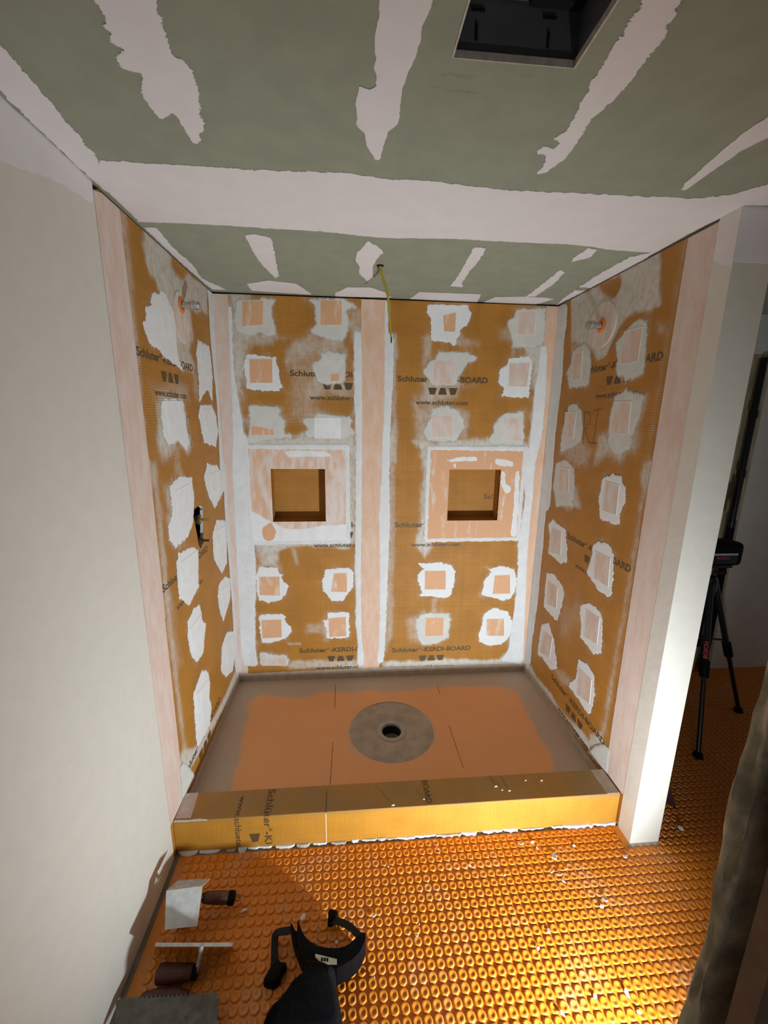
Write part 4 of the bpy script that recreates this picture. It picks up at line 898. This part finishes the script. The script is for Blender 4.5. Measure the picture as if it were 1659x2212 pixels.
# ---- shower pipe stubs
def pipe(x, y, z, sgn, label):
    e = empty('shower_pipe', (x, y, z)); tag(e, label, 'pipe')
    MB().lathe([(.006, 0), (.030, 0), (.032, sgn*.002), (.026, sgn*.004), (.016, sgn*.005)], (x, y, z), 28, 'x').build('seal', M['rubber'], e, smooth='angle')
    MB().tube([(x+sgn*.0005, y, z), (x+sgn*.044, y, z)], .0135, 20).build('nipple', M['chrome'], e, smooth='angle')
    MB().lathe([(0, sgn*.040), (.018, sgn*.040), (.0205, sgn*.043), (.0205, sgn*.052), (.017, sgn*.055), (.017, sgn*.068), (.013, sgn*.074), (0, sgn*.075)], (x, y, z), 8, 'x').build('cap', M['chrome'], e, smooth=False)
    return e
pipe(.0030, .550, 2.133, 1, 'short chrome pipe stub on the left shower wall')
pipe(W-.0030, .562, 2.112, -1, 'short chrome pipe stub on the right shower wall')
dsc = [(.562+.105*math.cos(2*PI*k/40), 2.112+.098*math.sin(2*PI*k/40)) for k in range(40)]
plate('membrane_disc', 'right', dsc, 0, .0028, M['fleece_haze'], wr)
dsc = [(.550+.085*math.cos(2*PI*k/40), 2.085+.10*math.sin(2*PI*k/40)) for k in range(40)]
plate('membrane_disc', 'left', dsc, 0, .0024, M['fleece_haze'], wl)

# ---- mixer valve in the opening of the left wall
vv_ = empty('shower_valve', (-.06, .545, 1.18)); tag(vv_, 'brass shower mixer valve inside a cut-out of the left wall', 'valve')
mb = MB().tube([(-.07, .545, 1.10), (-.07, .545, 1.27)], .020, 16)
mb.build('valve_body', M['bronze'], vv_, smooth='angle')
for z, mt, L_ in ((1.225, M['brass'], .035), (1.125, M['bronze'], .026)):
    MB().lathe([(.0, -.07), (.024, -.07), (.026, -.03), (.020, -.028), (.020, -.006), (.024, -.004), (.024, .004), (.010, .006), (0, .006)], (0, .55, z), 20, 'x').build('cartridge', M['bronze'], vv_, smooth='angle')
    MB().lathe([(.0, .004), (.016, .004), (.016, .009), (.006, .010), (.0052, L_+.012), (0, L_+.012)], (0, .55, z), 16, 'x').build('stem', mt, vv_, smooth='angle')

# ---- yellow wire from the ceiling
wy = MB()
wpts = [(.822, .529, H+.02), (.820, .529, H), (.826, .528, 2.27), (.845, .527, 2.225), (.858, .528, 2.174), (.864, .53, 2.10), (.868, .53, 2.05), (.871, .53, 2.030)]
P_ = []
for i in range(len(wpts)-1):
    for k in range(4): P_.append(Vector(wpts[i]).lerp(Vector(wpts[i+1]), k/4))
P_.append(Vector(wpts[-1]))
for _ in range(3): P_ = [P_[0]]+[(P_[i-1]+P_[i]*2+P_[i+1])/4 for i in range(1, len(P_)-1)]+[P_[-1]]
wire = wy.tube(P_, [.0052 if i < len(P_)*.6 else .0042 for i in range(len(P_))], 10).build('electric_cable', M['yellow'], None, smooth='angle')
tag(wire, 'yellow electric cable hanging from the shower ceiling', 'cable')
MB().tube([(.871, .53, 2.031), (.8715, .53, 2.008)], .003, 8).build('cable_tip', M['copper'], wire, smooth='angle')
MB().lathe([(.0, H-.0012), (.016, H-.0015), (.012, H-.003), (.0, H-.003)], (.820, .529, 0), 14).build('cable_hole', M['slot'], wire)

# ---- fan housing above the ceiling opening
fh = empty('fan_housing', ((VX0+VX1)/2, (VY0+VY1)/2, H)); tag(fh, 'dark metal fan housing recessed in the ceiling opening', 'fan housing')
e_ = .004; z0, z1 = H+.001, H+.20
mb = MB()
mb.box((VX0-e_, VY0-e_, z1), (VX1+e_, VY1+e_, z1+.003))
mb.box((VX0-e_, VY0-e_, z0), (VX0-.001, VY1+e_, z1)).box((VX1+.001, VY0-e_, z0), (VX1+e_, VY1+e_, z1))
mb.box((VX0-.001, VY1+.001, z0), (VX1+.001, VY1+e_, z1)).box((VX0-.001, VY0-e_, z0), (VX1+.001, VY0-.001, z1))
mb.build('housing_box', M['housing'], fh)
for cx_, cz_, sx_, sz_ in ((.911, .040, .0022, .012), (1.040, .038, .0022, .012), (.912, .0715, .012, .0022), (1.040, .070, .012, .0022)):
    MB().box((cx_-sx_, VY1-.0005, H+cz_-sz_), (cx_+sx_, VY1+.0008, H+cz_+sz_)).build('slot', M['slot'], fh)
MB().box((.925, VY1-.045, H+.086), (.998, VY1-.002, H+.150)).build('wiring_box', M['housing'], fh, bevel=.004)
MB().box((1.0, VY1-.020, H+.080), (1.0925, VY1-.002, H+.198)).build('motor_plate', M['slot'], fh, bevel=.003)
for a, b in (((VX0+.0005, VY0+.001), (VX0+.004, VY1-.001)), ((VX1-.004, VY0+.001), (VX1-.0005, VY1-.001)), ((VX0+.0045, VY1-.0025), (VX1-.0045, VY1-.0005))):
    MB().box((*a, H-.001), (*b, H+.011)).build('cut_edge', M['gyp'], fh)

# ---- tools lying on the floor
def quadplate(name, a, b, c, d, t, mat, parent, bevel=0):
    a, b, c, d = map(Vector, (a, b, c, d)); nrm = (b-a).cross(d-a).normalized()*t
    return MB().add([a, b, c, d, a-nrm, b-nrm, c-nrm, d-nrm], [(0, 1, 2, 3), (4, 7, 6, 5), (0, 4, 5, 1), (1, 5, 6, 2), (2, 6, 7, 3), (3, 7, 4, 0)]).build(name, mat, parent, bevel=bevel)
(a0, a1), (a2, a3), (a4, a5) = TROWEL_A
ta = empty('corner_trowel', (.14, -.26, 0)); tag(ta, 'corner trowel with a pale square blade and brown handle nearest the curb', 'trowel')
quadplate('blade', (*a0, .140), (*a3, .075), (*a2, .075), (*a1, .140), .0018, M['steel'], ta)
quadplate('rear_blade', (*a4, .105), (*a0, .1398), (*a1, .1398), (*a5, .105), .0018, M['steelcoat'], ta)
hp = [Vector((*p, z)) for p, z in zip(TROWEL_A_HANDLE, (.085, .075, .045, .042, .042))]
ridge = (Vector((*a0, .13))+Vector((*a1, .13)))/2
MB().tube([ridge, ridge.lerp(hp[0], .5)+Vector((0, 0, -.02)), hp[0], hp[1]], .0055, 10).build('tang', M['dullsteel'], ta, smooth='angle')
hv = [hp[0].lerp(hp[1], .6), hp[1], hp[1].lerp(hp[2], .12), hp[1].lerp(hp[2], .4), hp[1].lerp(hp[2], .75), hp[2]]
MB().tube(hv, [.013, .0165, .0175, .019, .0195, .0185], 18).build('handle', M['brownwood'], ta, smooth='angle')
MB().tube([hp[2], hp[2].lerp(hp[3], .15), hp[2].lerp(hp[3], .8), hp[3]], [.019, .021, .021, .016], 18).build('end_cap', M['black'], ta, smooth='angle')
rc = hp[3]+Vector((.009, 0, 0))
MB().tube([rc+Vector((.0085*math.cos(2*PI*k/16), .0065*math.sin(2*PI*k/16), .0055*math.sin(2*PI*k/16))) for k in range(17)], .0016, 8, cap=False).build('hang_ring', M['dullsteel'], ta, smooth=True)
MB().box((.10, -.262, .0066), (.135, -.232, .09)).build('rest_block', M['brownwood'], ta, bevel=.004)

(b0, b1), (b2, b3) = TROWEL_B
tb = empty('finishing_trowel', (.19, -.34, 0)); tag(tb, 'finishing trowel lying on its side with the blade edge-on', 'trowel')
quadplate('blade', (*b0, .128), (*b1, .128), (*b3, .012), (*b2, .012), .0085, M['steelcoat'], tb)
(h0, h1, h2) = [Vector((*p, z)) for p, z in zip(TROWEL_B_HANDLE, (.034, .034, .105))]
MB().tube([h2, h2.lerp(h1, .35)+Vector((.004, 0, .004)), h2.lerp(h1, .75)+Vector((.003, 0, 0)), h1], [.008, .006, .006, .007], 10).build('shank', M['steelcoat'], tb, smooth='angle')
MB().tube([h1.lerp(h0, t_) for t_ in (.0, .06, .12, .33, .58, .82, .95, 1.0)], [.012, .017, .021, .0215, .0235, .0255, .024, .015], 18).build('handle', M['brownwood'], tb, smooth='angle')
MB().tube([h1.lerp(h0, -.04), h1.lerp(h0, .07)], .0185, 16).build('ferrule', M['black'], tb, smooth='angle')

c0, c1, c2, c3 = TROWEL_C
tc_ = empty('notched_trowel', (.16, -.50, 0)); tag(tc_, 'square-notched trowel with a dark steel blade in the lower left', 'trowel')
pts = []
A, B_, C_ = Vector(c0), Vector(c1), Vector(c2)
def notch(a, b, pitch, dep, out):
    L_ = (b-a).length; n = int(L_/pitch); d = (b-a)/n; nn = Vector((d.y, -d.x)).normalized()*dep
    for k in range(n):
        q = a+d*k
        out += [q, q+d*.5, q+d*.5+nn, q+d+nn]
notch(A, B_, .012, .0045, pts); notch(B_, C_, .012, .0045, pts)
pts += [C_, Vector(c3)]
mb = MB(); n = len(pts)
mb.add([(p.x, p.y, .047) for p in pts]+[(p.x, p.y, .0455) for p in pts], [tuple(range(n)), tuple(range(n, 2*n))]+[(i, (i+1) % n, n+(i+1) % n, n+i) for i in range(n)])
mb.build('blade', M['dullsteel'], tc_, tri=True)
MB().tube([(.072, -.448, .023), (.082, -.446, .023), (.12, -.443, .0235), (.17, -.443, .023), (.205, -.448, .022)], [.012, .017, .019, .0175, .013], 16).build('handle', M['brownwood'], tc_, smooth='angle')
MB().tube([(.205, -.449, .022), (.225, -.46, .024), (.23, -.50, .036), (.225, -.51, .0455)], .006, 10).build('shank', M['dullsteel'], tc_, smooth='angle')

# ---- knee pad
kp = empty('knee_pad', (.57, -.47, 0)); tag(kp, 'black knee pad with a curved cradle and loose straps on the floor', 'knee pad')
def dome(name, poly, z0, z1, mat, shrink=.75, rings=5, smooth=True, cen=None):
    p = rough(poly, .012, .0, 0, 2); n = len(p)
    c = cen or (sum(a for a, b in p)/n, sum(b for a, b in p)/n)
    mb = MB(); vs = []; fs = []
    for r in range(rings+1):
        t = r/rings*PI/2; s_ = shrink+(1-shrink)*math.cos(t); z = z0+(z1-z0)*math.sin(t)
        vs += [(c[0]+(a-c[0])*s_, c[1]+(b-c[1])*s_, z) for a, b in p]
    for r in range(rings):
        for k in range(n): fs.append((r*n+k, r*n+(k+1) % n, (r+1)*n+(k+1) % n, (r+1)*n+k))
    fs += [tuple(range(n)), tuple(rings*n+k for k in range(n))]
    mb.add(vs, fs)
    return mb.build(name, mat, kp, smooth='angle' if smooth else False, tri=True)
dome('pad_body', KNEE_BODY, .007, .115, M['blackfoam'], .72)
mbc = rough(KNEE_CRADLE, .012, 0, 0, 1); n = len(mbc)
MB().add([(a, b, .012) for a, b in mbc]+[(a, b, .085) for a, b in mbc], [tuple(range(n)), tuple(range(n, 2*n))]+[(i, (i+1) % n, n+(i+1) % n, n+i) for i in range(n)]).build('cradle', M['black'], kp, tri=True, bevel=.003)
mbc = rough(KNEE_FIN, .012, 0, 0, 1); n = len(mbc)
MB().add([(a, b, .010) for a, b in mbc]+[(a, b, .065) for a, b in mbc], [tuple(range(n)), tuple(range(n, 2*n))]+[(i, (i+1) % n, n+(i+1) % n, n+i) for i in range(n)]).build('side_wing', M['black'], kp, tri=True)
def webbing(name, path, z0, z1, w, parent, t=.0025):
    P = [Vector(p) for p in path]; Q = []
    for i in range(len(P)-1):
        for k in range(5): Q.append(P[i].lerp(P[i+1], k/5))
    Q.append(P[-1])
    for _ in range(4): Q = [Q[0]]+[(Q[i-1]+Q[i]*2+Q[i+1])/4 for i in range(1, len(Q)-1)]+[Q[-1]]
    mb = MB(); vs = []; fs = []
    for i, q in enumerate(Q):
        d = (Q[min(i+1, len(Q)-1)]-Q[max(i-1, 0)]).normalized(); nn = Vector((-d.y, d.x))*w/2
        z = z0+(z1-z0)*i/(len(Q)-1)
        vs += [(q.x-nn.x, q.y-nn.y, z), (q.x+nn.x, q.y+nn.y, z), (q.x+nn.x, q.y+nn.y, z+t), (q.x-nn.x, q.y-nn.y, z+t)]
    for i in range(len(Q)-1):
        for k in range(4): fs.append((i*4+k, i*4+(k+1) % 4, (i+1)*4+(k+1) % 4, (i+1)*4+k))
    fs += [(0, 1, 2, 3), tuple((len(Q)-1)*4+k for k in range(4))]
    mb.add(vs, fs)
    return mb.build(name, M['strap'], parent)
webbing('strap', KNEE_STRAP_L, .045, .014, .022, kp)
webbing('strap', KNEE_STRAP_R, .055, .030, .021, kp)
dome('buckle', KNEE_BUCKLE_L, .007, .030, M['black'], .8)
dome('buckle', KNEE_BUCKLE_R, .015, .045, M['black'], .85)
plate('label', 'floor', KNEE_LABEL, .0852, .0862, M['labelw'], kp)
lb = [bpy.data.objects[o.name] for o in kp.children if o.name.startswith('label')][0]
cx_ = sum(a for a, b in KNEE_LABEL)/len(KNEE_LABEL); cy_ = sum(b for a, b in KNEE_LABEL)/len(KNEE_LABEL)
for k in range(3):
    MB().box((cx_-.012+k*.008, cy_-.003-k*.001, .0862), (cx_-.006+k*.008, cy_+.006-k*.001, .0866)).build('label_print', M['black'], lb)

# ---- plaster chips and shavings
CHIP_LABELS = {0: 'large white plaster flake beside the left tip of the knee pad cradle', 1: 'white chip just right of the knee pad strap buckle', 2: 'white chip touching the outer curve of the knee pad strap',
               3: 'white chip to the right of the square trowel handle', 13: 'pale chip on the dim floor right of the stub wall', 16: 'largest white chip on the floor in front of the curb',
               20: 'long pale shaving on the floor left of the stub wall', 6: 'brightest white chip in the lower right of the lit floor', 8: 'white chip close to the middle of the curb foot',
               11: 'left one of two pale chips inside the knee pad cradle', 12: 'right one of two pale chips inside the knee pad cradle'}
random.seed(5)
for i, (x, y, s_) in enumerate(CHIPS):
    n = random.choice((5, 6, 7)); el = random.uniform(.4, .8); w0 = random.uniform(0, PI)
    p = []
    for k in range(n):
        a = 2*PI*k/n; r_ = s_*.5*random.uniform(.7, 1.1)
        u, v = r_*math.cos(a), r_*math.sin(a)*el
        p.append((u*math.cos(w0)-v*math.sin(w0), u*math.sin(w0)+v*math.cos(w0)))
    tx, ty = random.uniform(-.35, .35), random.uniform(-.35, .35)
    zz = .0055 + max(abs(tx*a+ty*b) for a, b in p)
    mb = MB().add([(x+a, y+b, zz+tx*a+ty*b) for a, b in p]+[(x+a*.8, y+b*.8, zz+.0025+tx*a+ty*b) for a, b in p], [tuple(range(n)), tuple(range(n, 2*n))]+[(k, (k+1) % n, n+(k+1) % n, n+k) for k in range(n)])
    tag(mb.build('plaster_chip', M['chip']), CHIP_LABELS.get(i, 'small white plaster chip lying on the orange studded floor'), 'debris', 'plaster chips on the floor')
for i, (x, y) in enumerate([(1.33, .05), (1.36, .045), (1.31, .07), (1.45, .09), (1.52, .085), (.86, .012), (.99, .03)]):
    a = .004+.002*(i % 3)
    mb = MB().add([(x-a, y-a*.5, ZC+.0005), (x+a, y-a*.3, ZC+.0005), (x+a*.6, y+a*.6, ZC+.0005), (x-a*.5, y+a*.5, ZC+.0005), (x, y, ZC+.004)], [(0, 1, 2, 3), (0, 1, 4), (1, 2, 4), (2, 3, 4), (3, 0, 4)])
    tag(mb.build('mortar_crumb', M['chip']), 'tiny white mortar crumb on top of the shower curb', 'debris', 'mortar crumbs on the curb')

# ---- tripod with laser level in the hall
TC = Vector((2.655, .623, 0)); feet = [Vector((2.48, .316, 0)), Vector((3.008, .626, 0)), Vector((2.477, .927, 0))]
tp = empty('tripod', (TC.x, TC.y, 0)); tag(tp, 'black tripod standing in the dim hall behind the stub wall', 'tripod')
hub = Vector((TC.x, TC.y, .84))
MB().lathe([(0, .76), (.030, .76), (.040, .80), (.042, .85), (.030, .875), (.018, .88), (0, .88)], (TC.x, TC.y, 0), 20).build('hub', M['tripod'], tp, smooth='angle')
MB().tube([(TC.x, TC.y, .45), (TC.x, TC.y, .93)], .014, 16).build('centre_column', M['tripod'], tp, smooth='angle')
MB().tube([(TC.x, TC.y, .895), (TC.x+.075, TC.y-.01, .895)], [.008, .011], 12).build('clamp_knob', M['tripod'], tp, smooth='angle')
spread = Vector((TC.x, TC.y, .50))
MB().lathe([(0, .485), (.022, .485), (.024, .50), (.022, .515), (0, .515)], (TC.x, TC.y, 0), 16).build('spreader_collar', M['tripod'], tp, smooth='angle')
for f_ in feet:
    d = (f_-TC).normalized()
    top = hub+d*.035
    foot = f_+Vector((0, 0, .018))
    mid = top.lerp(foot, .50)
    lg = MB().tube([top, mid], .0155, 14).build('leg', M['tripod'], tp, smooth='angle')
    MB().tube([top.lerp(foot, .46), top.lerp(foot, .56)], .022, 14).build('leg_clamp', M['black'], lg, smooth='angle')
    MB().tube([mid, foot], .0115, 14).build('leg_tube', M['tripod'], lg, smooth='angle')
    MB().lathe([(0, .0), (.022, .0), (.024, .010), (.018, .026), (.012, .032), (0, .032)], (f_.x, f_.y, 0.0), 16).build('rubber_foot', M['black'], lg, smooth='angle')
    MB().tube([spread+d*.02, top.lerp(foot, .44)], .006, 8).build('brace', M['tripod'], lg, smooth='angle')
# red maker's print on the near leg
d = (feet[0]-TC).normalized(); top = hub+d*.035; foot = feet[0]+Vector((0, 0, .018))
ax = (foot-top).normalized(); q = top.lerp(foot, .40); vd = (CAM-q); vd = (vd-ax*vd.dot(ax)).normalized(); sd_ = ax.cross(vd)
v_, f_ = fit('BOSCH', 0, 0, .085, .018, .02)
MB().add([q-ax*(a-.085/2+.0)+sd_*(-(b-.009))+vd*.0162 for a, b in v_], f_).build('lettering', M['red'], [c for c in tp.children if c.name.startswith('leg')][0], fix=False)
# laser level
ll = empty('laser_level', (TC.x, TC.y, .93)); tag(ll, 'black laser level mounted on top of the tripod', 'laser level')
MB().box((TC.x-.10, TC.y-.06, .945), (TC.x+.115, TC.y+.06, 1.075)).build('body', M['black'], ll, bevel=.032, segs=4, smooth='angle')
MB().box((TC.x-.05, TC.y-.04, .930), (TC.x+.08, TC.y+.04, .946)).build('mount', M['tripod'], ll, bevel=.004)
MB().box((TC.x-.06, TC.y-.0645, 1.010), (TC.x+.072, TC.y-.0595, 1.022)).build('trim_strip', M['silver'], ll)
MB().box((TC.x-.06, TC.y-.0645, .965), (TC.x+.072, TC.y-.0590, 1.008)).build('front_panel', M['tripod'], ll, bevel=.002)
v_, f_ = fit('BOSCH', 0, 0, .07, .014, .02)
MB().add([(TC.x-.045+a, TC.y-.0652, .990+b) for a, b in v_], f_).build('lettering', M['red'], ll, fix=False)

# ---- telescopic pole, blue box and dark sheet in the hall
po = MB().tube([(3.122, 1.02, 0), (3.122, 1.02, 1.05)], .021, 16).build('telescopic_pole', M['black'], None, smooth='angle')
tag(po, 'tall black telescopic pole standing in the hall doorway', 'pole')
MB().tube([(3.122, 1.02, 1.04), (3.122, 1.02, 2.066)], .017, 16).build('upper_tube', M['tripod'], po, smooth='angle')
for z in (1.04, 1.36, 1.72):
    MB().tube([(3.122, 1.02, z), (3.122, 1.02, z+.045)], .0225, 16).build('pole_clamp', M['tripod'], po, smooth='angle')
bx = MB().box((3.02, 1.16, .03), (3.17, 1.30, .13)).build('storage_box', M['blue'], None, bevel=.006)
tag(bx, 'small blue box on the floor of the hall doorway', 'box')
MB().box((3.01, 1.15, 0), (3.18, 1.31, .03)).build('box_base', M['whitep'], bx, bevel=.003)
sh = MB().add([(1.962, .20, 0), (2.143, .042, 0), (2.06, .10, .26), (1.962, .16, .40), (1.962, .206, 0), (2.146, .050, 0), (2.062, .106, .26), (1.962, .166, .40)],
              [(0, 1, 2, 3), (4, 7, 6, 5), (0, 4, 5, 1), (1, 5, 6, 2), (2, 6, 7, 3), (3, 7, 4, 0)]).build('plastic_sheet', M['maroon'])
tag(sh, 'dark maroon plastic sheet leaning behind the stub wall', 'sheet')
